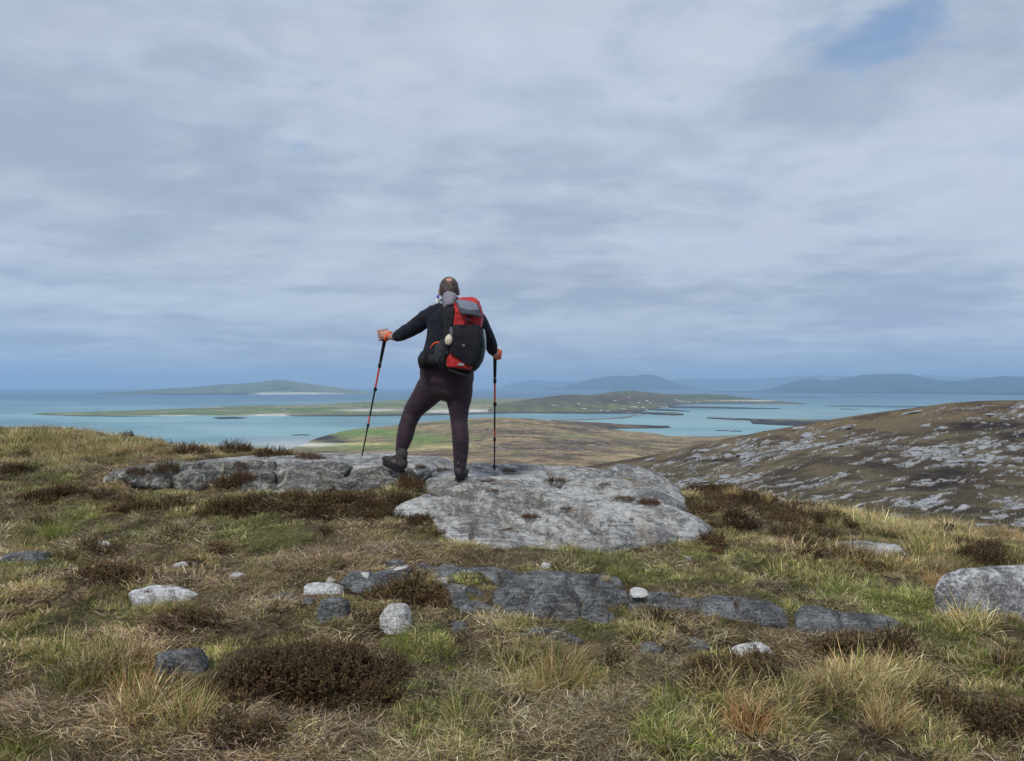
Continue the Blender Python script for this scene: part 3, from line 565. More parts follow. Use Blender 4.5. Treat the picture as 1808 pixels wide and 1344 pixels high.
# mesh: fine in the part in view, coarse beyond
gx = np.concatenate([np.arange(-24, -8, 0.4), np.arange(-8, 8, 0.035), np.arange(8, 24.01, 0.4)])
gy = np.concatenate([np.arange(-5.5, 2.4, 0.25), np.arange(2.4, 10.5, 0.035), np.arange(10.5, 25.5, 0.3)])
X, Y = np.meshgrid(gx, gy); Z = ground_z(X, Y)
h, g, t, o = zones(X, Y)
fn = fbm(X * 14, Y * 14, seed=321, o=5, g=0.65)
soil = mixn(lin(54, 45, 36), lin(94, 82, 66), sst(fn, -0.25, 0.3))
c = mixn(soil, lin(136, 120, 92), sst(t, 0.1, 0.7) * 0.55)
c = mixn(c, lin(92, 98, 56), sst(g - t * .5, 0.15, 0.7) * 0.6)
c = mixn(c, lin(66, 50, 42), sst(h, 0.35, 0.8) * 0.85)
def soil_mat():
    m, nt, b = new_mat('peaty_soil')
    a = N(nt, 'ShaderNodeAttribute', attribute_name='col'); tc = N(nt, 'ShaderNodeTexCoord')
    n = N(nt, 'ShaderNodeTexNoise'); n.inputs['Scale'].default_value = 45; n.inputs['Detail'].default_value = 8; n.inputs['Roughness'].default_value = 0.7; lk(nt, tc.outputs['Object'], n.inputs[0])
    mp = N(nt, 'ShaderNodeMapping'); mp.inputs[3].default_value = (30, 130, 60); mp.inputs[2].default_value = (0, 0, 0.5); lk(nt, tc.outputs['Object'], mp.inputs[0])
    n2 = N(nt, 'ShaderNodeTexNoise'); n2.inputs['Scale'].default_value = 1.0; n2.inputs['Detail'].default_value = 4; n2.inputs['Distortion'].default_value = 1.5; lk(nt, mp.outputs[0], n2.inputs[0])
    d = mixc(nt, 1.0, a.outputs[0], (0.45, 0.43, 0.4), 'MULTIPLY'); l = mixc(nt, 1.0, a.outputs[0], (1.3, 1.28, 1.2), 'MULTIPLY')
    c1 = mixc(nt, smooth(nt, n.outputs[0], 0.35, 0.65), d, l)
    c2 = mixc(nt, math_n(nt, 'MULTIPLY', smooth(nt, n2.outputs[0], 0.56, 0.68), 0.55), c1, (0.30, 0.25, 0.17))
    lk(nt, c2, b.inputs['Base Color']); b.inputs['Roughness'].default_value = 0.95; b.inputs['Specular IOR Level'].default_value = 0.1
    bp = N(nt, 'ShaderNodeBump'); bp.inputs['Strength'].default_value = 0.8; bp.inputs['Distance'].default_value = 0.012
    lk(nt, math_n(nt, 'ADD', n.outputs[0], math_n(nt, 'MULTIPLY', n2.outputs[0], 0.5)), bp.inputs['Height']); lk(nt, bp.outputs[0], b.inputs['Normal'])
    return m
ground = mesh_np('ground', np.stack([X, Y, Z], -1).reshape(-1, 3), grid_faces(*X.shape), soil_mat(), cols=c.reshape(-1, 3))
set_props(ground, kind='structure')
#@@PART4
# ------------------------------------------------------------------ rock
def rock_mat(name, dark, base, light, tan=(0.30, 0.24, 0.17), tanw=0.35, lw=0.5, scale=7.0, seed=0.0, band=0.5, speck=1.0, bandrot=(0.2, 0.1, 0.35)):
    m, nt, b = new_mat(name)
    tc = N(nt, 'ShaderNodeTexCoord'); mp0 = N(nt, 'ShaderNodeMapping'); mp0.inputs[1].default_value = (seed, seed * 2.3, seed * .7); lk(nt, tc.outputs['Object'], mp0.inputs[0])
    def nz(s, d, r, dist=0.0, vec=None):
        n = N(nt, 'ShaderNodeTexNoise'); n.inputs['Scale'].default_value = s; n.inputs['Detail'].default_value = d; n.inputs['Roughness'].default_value = r; n.inputs['Distortion'].default_value = dist
        lk(nt, vec or mp0.outputs[0], n.inputs[0]); return n.outputs[0]
    big = nz(scale * 0.45, 5, 0.6); med = nz(scale * 2.2, 8, 0.72, 0.3); fin = nz(scale * 11, 6, 0.7)
    mp = N(nt, 'ShaderNodeMapping'); mp.inputs[2].default_value = bandrot; mp.inputs[3].default_value = (1.2, 7.0, 9.0); lk(nt, mp0.outputs[0], mp.inputs[0])
    bnd = nz(scale * 0.8, 5, 0.65, 0.8, mp.outputs[0])
    v = math_n(nt, 'ADD', math_n(nt, 'MULTIPLY', big, 0.45), math_n(nt, 'MULTIPLY', med, 0.55))
    v = math_n(nt, 'ADD', math_n(nt, 'MULTIPLY', v, 1 - 0.45 * band), math_n(nt, 'MULTIPLY', bnd, 0.45 * band))
    c = mixc(nt, smooth(nt, v, 0.45, 0.53), dark, base)
    c = mixc(nt, math_n(nt, 'MULTIPLY', smooth(nt, v, 0.51, 0.575), lw + 0.3, clamp=True), c, light)
    li = nz(scale * 1.3, 7, 0.75, 0.6)
    c = mixc(nt, math_n(nt, 'MULTIPLY', smooth(nt, li, 0.53, 0.58), lw, clamp=True), c, tuple(min(1, x * 1.25) for x in light))
    tn = nz(scale * 0.8, 6, 0.7, 0.2)
    mp2 = N(nt, 'ShaderNodeMapping'); mp2.inputs[1].default_value = (9, 4, 2); lk(nt, mp0.outputs[0], mp2.inputs[0])
    tn = nz(scale * 0.9, 6, 0.7, 0.2, mp2.outputs[0])
    c = mixc(nt, math_n(nt, 'MULTIPLY', smooth(nt, tn, 0.53, 0.66), tanw), c, tan)
    dk = nz(scale * 3.3, 5, 0.65, 1.2, mp2.outputs[0])
    c = mixc(nt, math_n(nt, 'MULTIPLY', smooth(nt, dk, 0.57, 0.63), 0.7 * speck), c, tuple(x * 0.45 for x in dark))
    c = mixc(nt, math_n(nt, 'MULTIPLY', smooth(nt, fin, 0.53, 0.6), 0.6 * speck), c, tuple(x * 0.6 for x in dark))
    c = mixc(nt, math_n(nt, 'MULTIPLY', smooth(nt, fin, 0.46, 0.38), 0.5 * speck), c, tuple(min(1, x * 1.1) for x in light))
    if band > .3:
        sk = nz(scale * 0.5, 6, 0.7, 1.0, mp.outputs[0])
        c = mixc(nt, math_n(nt, 'MULTIPLY', smooth(nt, sk, 0.56, 0.60), 0.6 * band, clamp=True), c, tuple(x * 0.5 for x in dark))
        c = mixc(nt, math_n(nt, 'MULTIPLY', smooth(nt, sk, 0.45, 0.40), 0.35 * band, clamp=True), c, light)
    lk(nt, c, b.inputs['Base Color']); b.inputs['Roughness'].default_value = 0.9; b.inputs['Specular IOR Level'].default_value = 0.2
    hgt = math_n(nt, 'ADD', math_n(nt, 'ADD', math_n(nt, 'MULTIPLY', med, 1.0), math_n(nt, 'MULTIPLY', fin, 0.25)), math_n(nt, 'MULTIPLY', bnd, 0.7 * band))
    bp = N(nt, 'ShaderNodeBump'); bp.inputs['Strength'].default_value = 0.85; bp.inputs['Distance'].default_value = 0.05
    lk(nt, hgt, bp.inputs['Height']); lk(nt, bp.outputs[0], b.inputs['Normal'])
    return m
L = lambda r, g, b_: tuple(lin(r, g, b_))
M_slab = rock_mat('pale_gneiss', L(108, 107, 105), L(162, 161, 158), L(204, 204, 201), L(146, 128, 104), 0.65, 0.45, 4.5, 0.0, 0.55, 0.6)
M_block = rock_mat('weathered_gneiss', L(74, 76, 75), L(130, 128, 122), L(186, 185, 178), L(150, 130, 104), 0.6, 0.55, 6.0, 3.0, 0.4, 0.7)
M_darkr = rock_mat('dark_gneiss', L(76, 77, 78), L(116, 118, 120), L(154, 156, 157), L(124, 114, 100), 0.4, 0.35, 7.0, 6.0, 0.7)
M_white = rock_mat('quartz_white', L(128, 127, 122), L(196, 196, 194), L(230, 230, 229), L(136, 124, 100), 0.35, 0.7, 7.0, 9.0, 0.3)
M_quartz = rock_mat('white_quartz', L(222, 220, 214), L(238, 238, 236), L(244, 244, 244), L(206, 196, 176), 0.3, 0.4, 16.0, 15.0, 0.2, 0.05)
M_boulder = rock_mat('lichened_boulder', L(118, 118, 120), L(166, 166, 168), L(212, 212, 212), L(140, 126, 110), 0.5, 0.6, 6.5, 12.0, 0.2)
# rasters of rock tops, used to seat things and keep grass off bare rock
RX0, RY0, RD = -6.5, 2.4, 0.02
_rx = np.arange(RX0, 6.5, RD); _ry = np.arange(RY0, 9.2, RD); _RX, _RY = np.meshgrid(_rx, _ry)
ROCK = np.full(_RX.shape, -9.0)
def add_rock_raster(X, Y, Z):
    ix = ((X - RX0) / RD).round().astype(int).ravel(); iy = ((Y - RY0) / RD).round().astype(int).ravel(); z = Z.ravel()
    for ax in (0, 1):
        for ay in (0, 1):
            jx, jy = ix + ax, iy + ay; ok = (jx >= 0) & (jx < ROCK.shape[1]) & (jy >= 0) & (jy < ROCK.shape[0]); np.maximum.at(ROCK, (jy[ok], jx[ok]), z[ok])
def seg_dist(X, Y, pts):
    d = np.full(X.shape, 1e9)
    for (x1, y1), (x2, y2) in zip(pts[:-1], pts[1:]):
        ex, ey = x2 - x1, y2 - y1; t = np.clip(((X - x1) * ex + (Y - y1) * ey) / (ex * ex + ey * ey + 1e-12), 0, 1)
        d = np.minimum(d, np.hypot(X - x1 - t * ex, Y - y1 - t * ey))
    return d
LEDGE = 0.035
def slab(name, poly, hgt, w, mat, parent, zf=None, seed=0, cracks=(), step=0.018, label=None, rough=1.0, slope=None, edge_jit=0.035, depth=0.30, under=(), taper=True, cut=1.8):
    poly = np.array(poly); x0, y0 = poly.min(0) - 0.12; x1, y1 = poly.max(0) + 0.12
    X, Y = np.meshgrid(np.arange(x0, x1, step), np.arange(y0, y1, step))
    s = poly_sdf(X, Y, poly) + edge_jit * fbm(X * 3.5, Y * 3.5, seed=seed + 1, o=5, g=0.55)
    a = 0.38; bx = X * math.cos(a) + Y * math.sin(a); by = -X * math.sin(a) + Y * math.cos(a)
    rise = np.where(s > 0, 1 - np.exp(-s / w), s * 5)
    wv = fbm(X * 0.9, Y * 0.9, seed=seed + 2, o=3) * 0.034 + fbm(X * 2.6, Y * 3.4, seed=seed + 3, o=3) * 0.018
    q = by * 3.6 + 0.9 * fbm(X * 1.2, Y * 1.2, seed=seed + 4, o=2); saw = q - np.floor(q); ledge = (sst(saw, 0.0, 0.28) - saw) * LEDGE * (0.5 + 0.5 * vn(bx * 0.8, by * 1.2, None, seed + 5))
    rg = ridged(bx * 1.6, by * 7.5, o=4, seed=seed + 6) * 0.013 + fbm(X * 20, Y * 20, seed=seed + 7, o=4) * 0.009
    tap = 1.0 if (zf is not None or not taper) else (0.22 + 0.78 * sst(poly_sdf(X, Y, FOOTPRINT), -.02, .38))
    top = (bz(X, Y) if zf is None else zf(X, Y)) + rise * hgt * tap + (wv + ledge + rg) * rough * np.clip(s / 0.1, 0, 1)
    for pts, cw_, cd in cracks:
        dd = seg_dist(X + 0.03 * fbm(X * 6, Y * 6, seed=seed + 8, o=3), Y + 0.03 * fbm(X * 6, Y * 6, seed=seed + 9, o=3), pts)
        top = top - cd * np.exp(-(dd / cw_) ** 2)
    for up_ in under:
        du = poly_sdf(X, Y, np.array(up_)) + edge_jit * fbm(X * 3.5, Y * 3.5, seed=up_seed[id(up_)] + 1, o=5, g=0.55)
        top = top - 0.09 * np.exp(-((du + .02) / 0.03) ** 2) * (du < .06)
    top = top + np.minimum(s, 0) * 4
    low = bz(X, Y) - depth
    Z = np.where(s > -0.08, np.maximum(top, low), low)
    keep = (s > -0.07)
    f = grid_faces(*X.shape); kf = keep.ravel()[f].any(1); f = f[kf]
    used = np.unique(f); re = np.full(X.size, -1); re[used] = np.arange(len(used))
    gy_, gx_ = np.gradient(s, step); sh = np.clip(-s + .004, 0, .08) * cut
    V = np.stack([X + gx_ * sh, Y + gy_ * sh, Z], -1).reshape(-1, 3)[used]
    o = mesh_np(name, V, re[f], mat, parent=parent)
    if label: o['label'] = label
    m = (s > 0.0); add_rock_raster(X[m], Y[m], Z[m])
    return o
FPX = np.array([(680, 908), (715, 918), (760, 922), (775, 940), (815, 955), (870, 968), (930, 962), (1000, 962), (1085, 971), (1120, 955), (1245, 948), (1262, 931), (1212, 893), (1204, 872), (1180, 846), (1100, 838), (1000, 832), (860, 828), (735, 830), (744, 850), (748, 873), (705, 890)], float)
def UP(pts, dz=0.05):
    o_ = []
    for u, v in pts:
        d = float(poly_sdf(np.array([float(u)]), np.array([float(v)]), FPX)[0]); o_.append(tuple(unproj(u, v, .015 + (dz - .015) * min(max(d / 14, 0), 1))[:2]))
    return o_
def cube_sphere(n):
    g = np.linspace(-1, 1, n + 1); A, B = np.meshgrid(g, g); vs, fs = [], []
    for k in range(6):
        o_ = np.ones_like(A) * (1 if k % 2 else -1); ax = k // 2
        c = [None] * 3; c[ax] = o_; c[(ax + 1) % 3] = A; c[(ax + 2) % 3] = B
        f = grid_faces(n + 1, n + 1) + sum(len(v) for v in vs)
        fs.append(f if k % 2 else f[:, ::-1]); vs.append(np.stack(c, -1).reshape(-1, 3))
    V = np.concatenate(vs); Fc = np.concatenate(fs)
    key = np.round(V * 1000).astype(int); _, idx, inv = np.unique(key, axis=0, return_index=True, return_inverse=True)
    return V[idx], inv.ravel()[Fc]
CS = {n: cube_sphere(n) for n in (5, 10, 16, 24, 44)}
def stone(name, x0, x1, y0, y1, z0, z1, mat, parent=None, p=3.5, amp=0.10, seed=0, n=16, rz=0.0, tilt=(0, 0), band=0.0, local=False, raster=True, facets=0.0):
    V, Fc = CS[n]; c = np.sign(V) * np.abs(V) ** 0.9
    q = c / (np.sum(np.abs(c) ** p, 1) ** (1 / p))[:, None]
    k = 1.1
    d = fbm(q[:, 0] * k + seed * 3.1, q[:, 1] * k, q[:, 2] * k + seed, o=5, seed=seed, g=0.55)
    d2 = fbm(q[:, 0] * 3 * k + seed * 1.1, q[:, 1] * 3 * k, q[:, 2] * 3 * k, o=4, seed=seed + 50, g=0.6)
    d3 = ridged(q[:, 0] * 5 + q[:, 2] * 3, q[:, 1] * 5 + q[:, 2] * 6, o=3, seed=seed + 70)
    q = q * (1 + amp * 1.6 * d + amp * 0.5 * d2 + amp * 0.35 * d3)[:, None]
    if facets:
        rr_ = np.random.default_rng(seed + 5)
        for _ in range(12):
            nn = rr_.normal(size=3); nn /= np.linalg.norm(nn); lim = rr_.uniform(0.62, 0.95); h_ = q @ nn; q = q - np.outer(np.maximum(h_ - lim, 0) * facets, nn)
    if band: q[:, :2] *= (1 + band * np.sin(q[:, 2] * 9 + q[:, 0] * 2 + 2 * d))[:, None]
    hs2 = np.array([(x1 - x0) / 2, (y1 - y0) / 2, (z1 - z0) / 2]); q = q * hs2
    for ax, an in ((0, tilt[0]), (1, tilt[1]), (2, rz)):
        ca_, sa_ = math.cos(an), math.sin(an); i, j = [(1, 2), (2, 0), (0, 1)][ax]; a_, b_ = q[:, i].copy(), q[:, j].copy(); q[:, i] = a_ * ca_ - b_ * sa_; q[:, j] = a_ * sa_ + b_ * ca_
    ctr = np.array([(x0 + x1) / 2, (y0 + y1) / 2, (z0 + z1) / 2])
    if raster:
        up = q[:, 2] > -0.2 * hs2[2]; A = q[up] + ctr
        for t in np.linspace(0, 1, 7):
            add_rock_raster(ctr[0] + (A[:, 0] - ctr[0]) * t, ctr[1] + (A[:, 1] - ctr[1]) * t, np.full(len(A), ctr[2] + 0.75 * hs2[2]) * (t < .8) + (t >= .8) * A[:, 2])
    o = mesh_np(name, q, Fc, mat, parent=parent); o.location = ctr
    return o
# --- main outcrop under the walker
mainrock = empty('rock_outcrop', tuple(unproj(930, 940)), 'broad pale grey gneiss outcrop of smooth sloping slabs under the walker and right pole', 'rock outcrop')
mainrock.location = (0, 0, 0)
def crk(pts, w, d, dz=.08): return (UP(pts, dz), w, d)
pD = UP([(735, 830), (780, 826), (860, 828), (930, 830), (1010, 832), (1100, 838), (1180, 846), (1195, 856), (1100, 858), (1040, 852), (960, 847), (900, 849), (830, 847), (745, 841)], .045)
pC = UP([(985, 858), (1010, 848), (1060, 843), (1130, 846), (1185, 856), (1204, 872), (1214, 896), (1173, 891), (1117, 878), (1049, 866)], .11)
pB = UP([(744, 838), (800, 840), (880, 844), (930, 846), (990, 856), (1049, 869), (1117, 881), (1173, 894), (1215, 905), (1262, 931), (1245, 948), (1190, 946), (1120, 952), (1085, 945), (1060, 930), (1035, 914), (1014, 900), (979, 889), (943, 880), (879, 867), (830, 867), (777, 862), (750, 853)], .095)
pA = UP([(680, 908), (705, 890), (748, 873), (800, 860), (860, 850), (980, 860), (1060, 890), (1110, 930), (1150, 950), (1085, 971), (1040, 965), (1014, 948), (961, 924), (908, 918), (886, 904), (858, 895), (766, 895), (713, 900)], .06)
pE = UP([(752, 900), (800, 888), (880, 888), (960, 900), (1040, 935), (1085, 966), (1040, 964), (990, 960), (925, 960), (870, 966), (815, 952), (775, 937), (760, 918)], .03)
up_seed = {id(pD): 1, id(pC): 12, id(pB): 23, id(pA): 34, id(pE): 56}
slab('slab', pE, 0.035, 0.02, M_slab, mainrock, seed=56, step=0.012, under=[pA, pB], cracks=[crk([(834, 912), (829, 928), (838, 946)], 0.014, 0.08), crk([(763, 912), (801, 909), (837, 914), (900, 932)], 0.016, 0.05), crk([(920, 935), (980, 945), (1020, 955)], .012, .04)])
slab('slab', pA, 0.075, 0.02, M_slab, mainrock, seed=34, step=0.012, under=[pB], cracks=[crk([(770, 885), (860, 882), (930, 894)], 0.016, 0.04), crk([(700, 897), (800, 888), (860, 890)], .014, .04), crk([(800, 876), (850, 880), (905, 896), (940, 915)], .02, .06), crk([(860, 858), (900, 872), (935, 886), (985, 905)], .022, .07), crk([(905, 880), (960, 912), (1010, 930), (1040, 955)], .014, .05)])
slab('slab', pB, 0.115, 0.022, M_slab, mainrock, seed=23, step=0.012, under=[pC, pD],
     cracks=[crk([(960, 885), (1010, 900), (1060, 905), (1085, 912)], 0.02, 0.06, .14), crk([(1080, 930), (1120, 940), (1150, 948)], 0.016, 0.06, .14), crk([(860, 862), (930, 872), (990, 880), (1040, 896)], 0.014, 0.05, .14), crk([(1010, 868), (1090, 890), (1180, 910), (1230, 930)], 0.012, 0.03, .14), crk([(930, 862), (985, 872), (1040, 888), (1100, 906), (1150, 925)], .02, .06, .11), crk([(1060, 880), (1120, 900), (1200, 915)], .018, .05, .11), crk([(790, 852), (850, 858), (930, 866)], .02, .06, .1), crk([(1120, 925), (1135, 918), (1145, 924)], .02, .05, .14)])
slab('slab', pD, 0.055, 0.022, M_slab, mainrock, seed=1, step=0.014, cracks=[crk([(818, 832), (822, 850)], .014, .08, .13), crk([(960, 832), (985, 850)], .014, .06, .13), crk([(820, 838), (900, 838), (1000, 842)], .012, .04, .13)])
slab('slab', pC, 0.135, 0.022, M_slab, mainrock, seed=12, step=0.014, cracks=[crk([(1000, 858), (1080, 862), (1180, 880)], .014, .05, .17)])
# --- left outcrop: a flat top over rows of rounded blocks
leftrock = empty('rock_outcrop', (0, 0, 0), 'low blocky grey outcrop with a flat top and deep joints, left of the walker', 'rock outcrop')
def ux(u, y): return ((u - 904) / F * y, y)
ztop = lambda x, y: -0.742 - 0.05 * sst(-x, 2.5, 3.6) - 0.015 * sst(y, 7.0, 8.0) - 0.02 * sst(x, -1.3, -0.9)
slab('slab', [ux(235, 6.95), ux(300, 6.8), ux(360, 6.74), ux(430, 6.74), ux(520, 6.72), ux(610, 6.70), ux(668, 6.60), ux(712, 6.62), ux(745, 6.75), ux(790, 7.1), ux(800, 7.9), ux(700, 8.25), ux(560, 8.25), ux(430, 8.0), ux(330, 7.8), ux(270, 7.4)], 0.055, 0.06, M_slab, leftrock, zf=ztop, seed=45,
     cracks=[([ux(362, 6.6), ux(364, 7.1)], .02, .07), ([ux(436, 6.6), ux(440, 7.0), ux(470, 7.3)], .025, .07), ([ux(478, 6.7), ux(560, 6.95), ux(640, 6.9)], .02, .03)], rough=0.55, depth=0.45)
blk = [  # u0, u1, v_top, v_bottom, y_front, depth
    (428, 484, 847, 873, 6.30, .30), (481, 590, 849, 875, 6.27, .34), (428, 456, 829, 856, 6.46, .3), (452, 481, 829, 854, 6.44, .3), (480, 600, 828, 856, 6.44, .36), (560, 602, 838, 868, 6.38, .3),
    (398, 420, 815, 846, 6.60, .3), (416, 438, 817, 842, 6.58, .28), (434, 462, 814, 840, 6.60, .3), (459, 480, 814, 838, 6.62, .3), (478, 628, 817, 840, 6.58, .36), (604, 694, 822, 856, 6.52, .4), (586, 646, 840, 872, 6.36, .32), (634, 678, 846, 872, 6.34, .3), (640, 712, 834, 868, 6.44, .34),
    (205, 262, 822, 845, 6.70, .5), (240, 318, 815, 846, 6.62, .5), (222, 270, 830, 848, 6.55, .3), (268, 312, 828, 852, 6.48, .3), (285, 362, 813, 842, 6.62, .45), (360, 400, 813, 842, 6.60, .35), (298, 372, 828, 862, 6.42, .42), (180, 232, 830, 846, 6.78, .4), (372, 432, 838, 858, 6.50, .3), (680, 740, 826, 856, 6.56, .4), (722, 758, 832, 852, 6.62, .4)]
for i, (u0, u1, v1, v2, yf, dp) in enumerate(blk):
    ym = yf + 0.06; x0 = (u0 - 904) / F * ym; x1 = (u1 - 904) / F * ym; z1 = -(v1 - V0) / F * (yf + dp * .4); z0 = -(v2 - V0) / F * yf - 0.08
    stone('rock_block', x0 - .012, x1 + .012, yf, yf + dp, z0, z1, M_block, leftrock, p=4.6, amp=0.07, seed=200 + i * 3, n=24, facets=0.6, rz=rng.uniform(-.06, .06))
# --- flat pieces of bedrock breaking through the turf
def bedrock(pts, hgt, label, seed, cr=(), mat=None, dz=.01, **kw):
    o = slab('flat_rock', UPx(pts, dz), hgt, 0.018, mat or M_darkr, None, seed=seed, step=.011, taper=False, edge_jit=.025, rough=.45, cracks=[(UPx(c_, .04), .012, .05) for c_ in cr], depth=.2, **kw)
    V = np.empty(len(o.data.vertices) * 3, np.float32); o.data.vertices.foreach_get('co', V); V = V.reshape(-1, 3); c_ = V.mean(0); o.data.vertices.foreach_set('co', (V - c_).ravel()); o.data.update(); o.location = c_
    return set_props(o, label, 'rock', 'stones and slabs set in the turf')
def UPx(pts, dz): return [tuple(unproj(u, v, dz)[:2]) for u, v in pts]
bedrock([(756, 1020), (778, 1014), (812, 1009), (874, 1010), (905, 1016), (923, 1025), (948, 1033), (966, 1050), (940, 1056), (905, 1054), (886, 1038), (827, 1034), (781, 1029)], .06, 'long dark bedrock slab forming the back left of the stone band', 701, [[(812, 1008), (830, 1036)], [(880, 1012), (905, 1056)]])
bedrock([(762, 1034), (784, 1037), (827, 1040), (858, 1050), (866, 1064), (846, 1064), (818, 1056), (790, 1050)], .06, 'dark wedge-shaped bedrock slab right behind the heather clump', 702)
bedrock([(912, 1022), (946, 1015), (1002, 1018), (1054, 1021), (1097, 1026), (1103, 1036), (1067, 1043), (1041, 1042), (1002, 1036), (968, 1040), (925, 1036)], .055, 'broad bluish bedrock slab with pale scratches in the middle of the band', 703, [[(1002, 1016), (1008, 1040)], [(1052, 1018), (1056, 1044)]])
bedrock([(960, 1046), (998, 1045), (1033, 1043), (1076, 1048), (1114, 1056), (1110, 1064), (1076, 1068), (1041, 1066), (990, 1062)], .06, 'cracked flat bedrock slab right behind the block with tan spots', 704, [[(1050, 1042), (1044, 1068)]])
bedrock([(870, 1052), (905, 1050), (940, 1052), (966, 1058), (960, 1070), (905, 1074), (872, 1068)], .07, 'dark bedrock step behind the rounded grey block, left of the cracked flat slab', 705)
bedrock([(877, 1117), (925, 1117), (946, 1108), (989, 1112), (1024, 1125), (1044, 1134), (989, 1138), (938, 1132), (894, 1124)], .04, 'flat dark bedrock almost level with the turf, nearest of the band', 706)
bedrock([(1229, 1070), (1248, 1063), (1291, 1066), (1369, 1076), (1389, 1090), (1393, 1104), (1378, 1108), (1334, 1104), (1283, 1097), (1231, 1086)], .075, 'long worn grey slab, first of the two lying in line on the right', 707, [[(1300, 1064), (1308, 1104)]])
bedrock([(1397, 1085), (1410, 1079), (1434, 1079), (1485, 1089), (1550, 1097), (1592, 1107), (1572, 1114), (1485, 1116), (1421, 1114), (1397, 1106)], .065, 'long low slab tapering to the right, second of the two lying in line', 708, [[(1478, 1086), (1484, 1118)]])
bedrock([(600, 1030), (625, 1018), (650, 1014), (676, 1024), (700, 1040), (690, 1052), (650, 1046), (620, 1042)], .045, 'low dark bedrock hump below the quartz crowned rock', 709)
# --- single stones set in the turf: u0, u1, v_top, v_bottom, height, material, facets, label
sts = [
 (228, 348, 1030, 1070, .085, M_white, 'large whitish rock with a dark heather tuft on its left shoulder, left foreground'),
 (171, 195, 958, 970, .04, M_quartz, 'small bright white stone on its own in short turf near the left edge'),
 (-14, 82, 976, 994, .05, M_darkr, 'flat grey slab with pale lichen rings cut by the left edge of the picture'),
 (310, 345, 985, 996, .03, M_white, 'little pale stone half sunk in grass, behind the large whitish rock'),
 (408, 432, 1002, 1020, .03, M_white, 'pale broken stone lying beside the round green tussock'),
 (468, 522, 1040, 1062, .05, M_darkr, 'low blue-grey stone with a white patch, left of the stone band'),
 (540, 602, 1034, 1054, .05, M_white, 'long light grey ribbed stone above the round dark rock'),
 (534, 556, 1053, 1066, .03, M_darkr, 'small angular grey stone left below the ribbed light grey stone'),
 (564, 616, 1064, 1102, .13, M_darkr, 'round dark rock with a crack across it, standing alone in grass'),
 (673, 728, 1068, 1118, .15, M_white, 'upright white and grey rock leaning in front of the heather clump'),
 (683, 712, 988, 1007, .06, M_darkr, 'dark rounded stone at the far end of the band, white wedge in front'),
 (701, 728, 998, 1011, .05, M_quartz, 'white quartz wedge lying against a dark rounded stone'),
 (670, 684, 977, 985, .03, M_darkr, 'tiny grey stone, farthest one behind the stone band'),
 (737, 770, 993, 1008, .06, M_darkr, 'dark lump at the back of the band, left of its bluish neighbour'),
 (766, 806, 998, 1014, .055, M_darkr, 'bluish grey hump at the back left end of the long slab'),
 (604, 664, 1016, 1038, .07, M_darkr, 'dark rounded rock at the left end of the dark row, beside a white chip'),
 (650, 728, 1009, 1036, .09, M_darkr, 'dark ribbed rock crowned with a white quartz patch'),
 (694, 724, 1017, 1034, .04, M_quartz, 'white quartz patch lying over the dark ribbed rock'),
 (638, 650, 1027, 1037, .03, M_quartz, 'white chip between two dark rocks of the dark row'),
 (575, 592, 1024, 1031, .03, M_quartz, 'small white stone just above the ribbed light grey stone'),
 (645, 682, 1036, 1052, .05, M_darkr, 'low dark stone below the ribbed rock, left of the heather clump'),
 (763, 790, 1029, 1040, .04, M_quartz, 'white streak of quartz at the upper tip of the dark wedge'),
 (790, 830, 1048, 1076, .09, M_darkr, 'dark shoulder of rock at the right side of the heather clump'),
 (868, 902, 1052, 1074, .08, M_darkr, 'small dark block at the left end of the front row, behind straw grass'),
 (815, 880, 1068, 1084, .05, M_darkr, 'low dark stone mostly hidden behind a straw coloured tussock'),
 (890, 938, 1055, 1091, .13, M_darkr, 'rounded grey block, left neighbour of the block with tan spots'),
 (925, 1032, 1050, 1098, .16, M_darkr, 'big rounded block with two tan lichen spots in the front row'),
 (1032, 1070, 1062, 1097, .11, M_darkr, 'upright pointed grey block, right neighbour of the block with tan spots'),
 (1066, 1084, 1078, 1090, .05, M_darkr, 'little grey stone at the foot of the pointed block'),
 (1112, 1142, 1037, 1070, .10, M_darkr, 'small dark block under a flat bright white stone'),
 (1142, 1200, 1052, 1083, .09, M_darkr, 'wedge of dark rock between the white capped block and the long slab'),
 (1196, 1236, 1063, 1080, .06, M_darkr, 'short stone bridging to the left end of the long grey slab'),
 (798, 824, 1098, 1115, .04, M_darkr, 'small pale-topped stone in grass right of the white and grey rock'),
 (1130, 1170, 1128, 1147, .04, M_darkr, 'low dark stone poking out of dry grass, left of its triangular neighbour'),
 (1214, 1252, 1125, 1146, .05, M_darkr, 'triangular blue-grey stone in dry grass'),
 (1296, 1360, 1130, 1158, .08, M_white, 'pale angular stone just behind the dark heather, right foreground'),
 (264, 368, 1170, 1204, .09, M_darkr, 'flat ribbed grey rock at the left foot of the large foreground heather'),
 (1448, 1604, 951, 988, .09, M_slab, 'flat pale slab breaking through the ochre grass on the right'),
 (1655, 1900, 1020, 1102, .30, M_boulder, 'large pale speckled boulder at the right edge of the picture'),
 (1208, 1222, 985, 992, .03, M_white, 'tiny pale stone in the short turf below the main outcrop'),
 (955, 975, 995, 1003, .03, M_white, 'small pale stone among grass just behind the broad bluish slab'),
]
STONES = {}
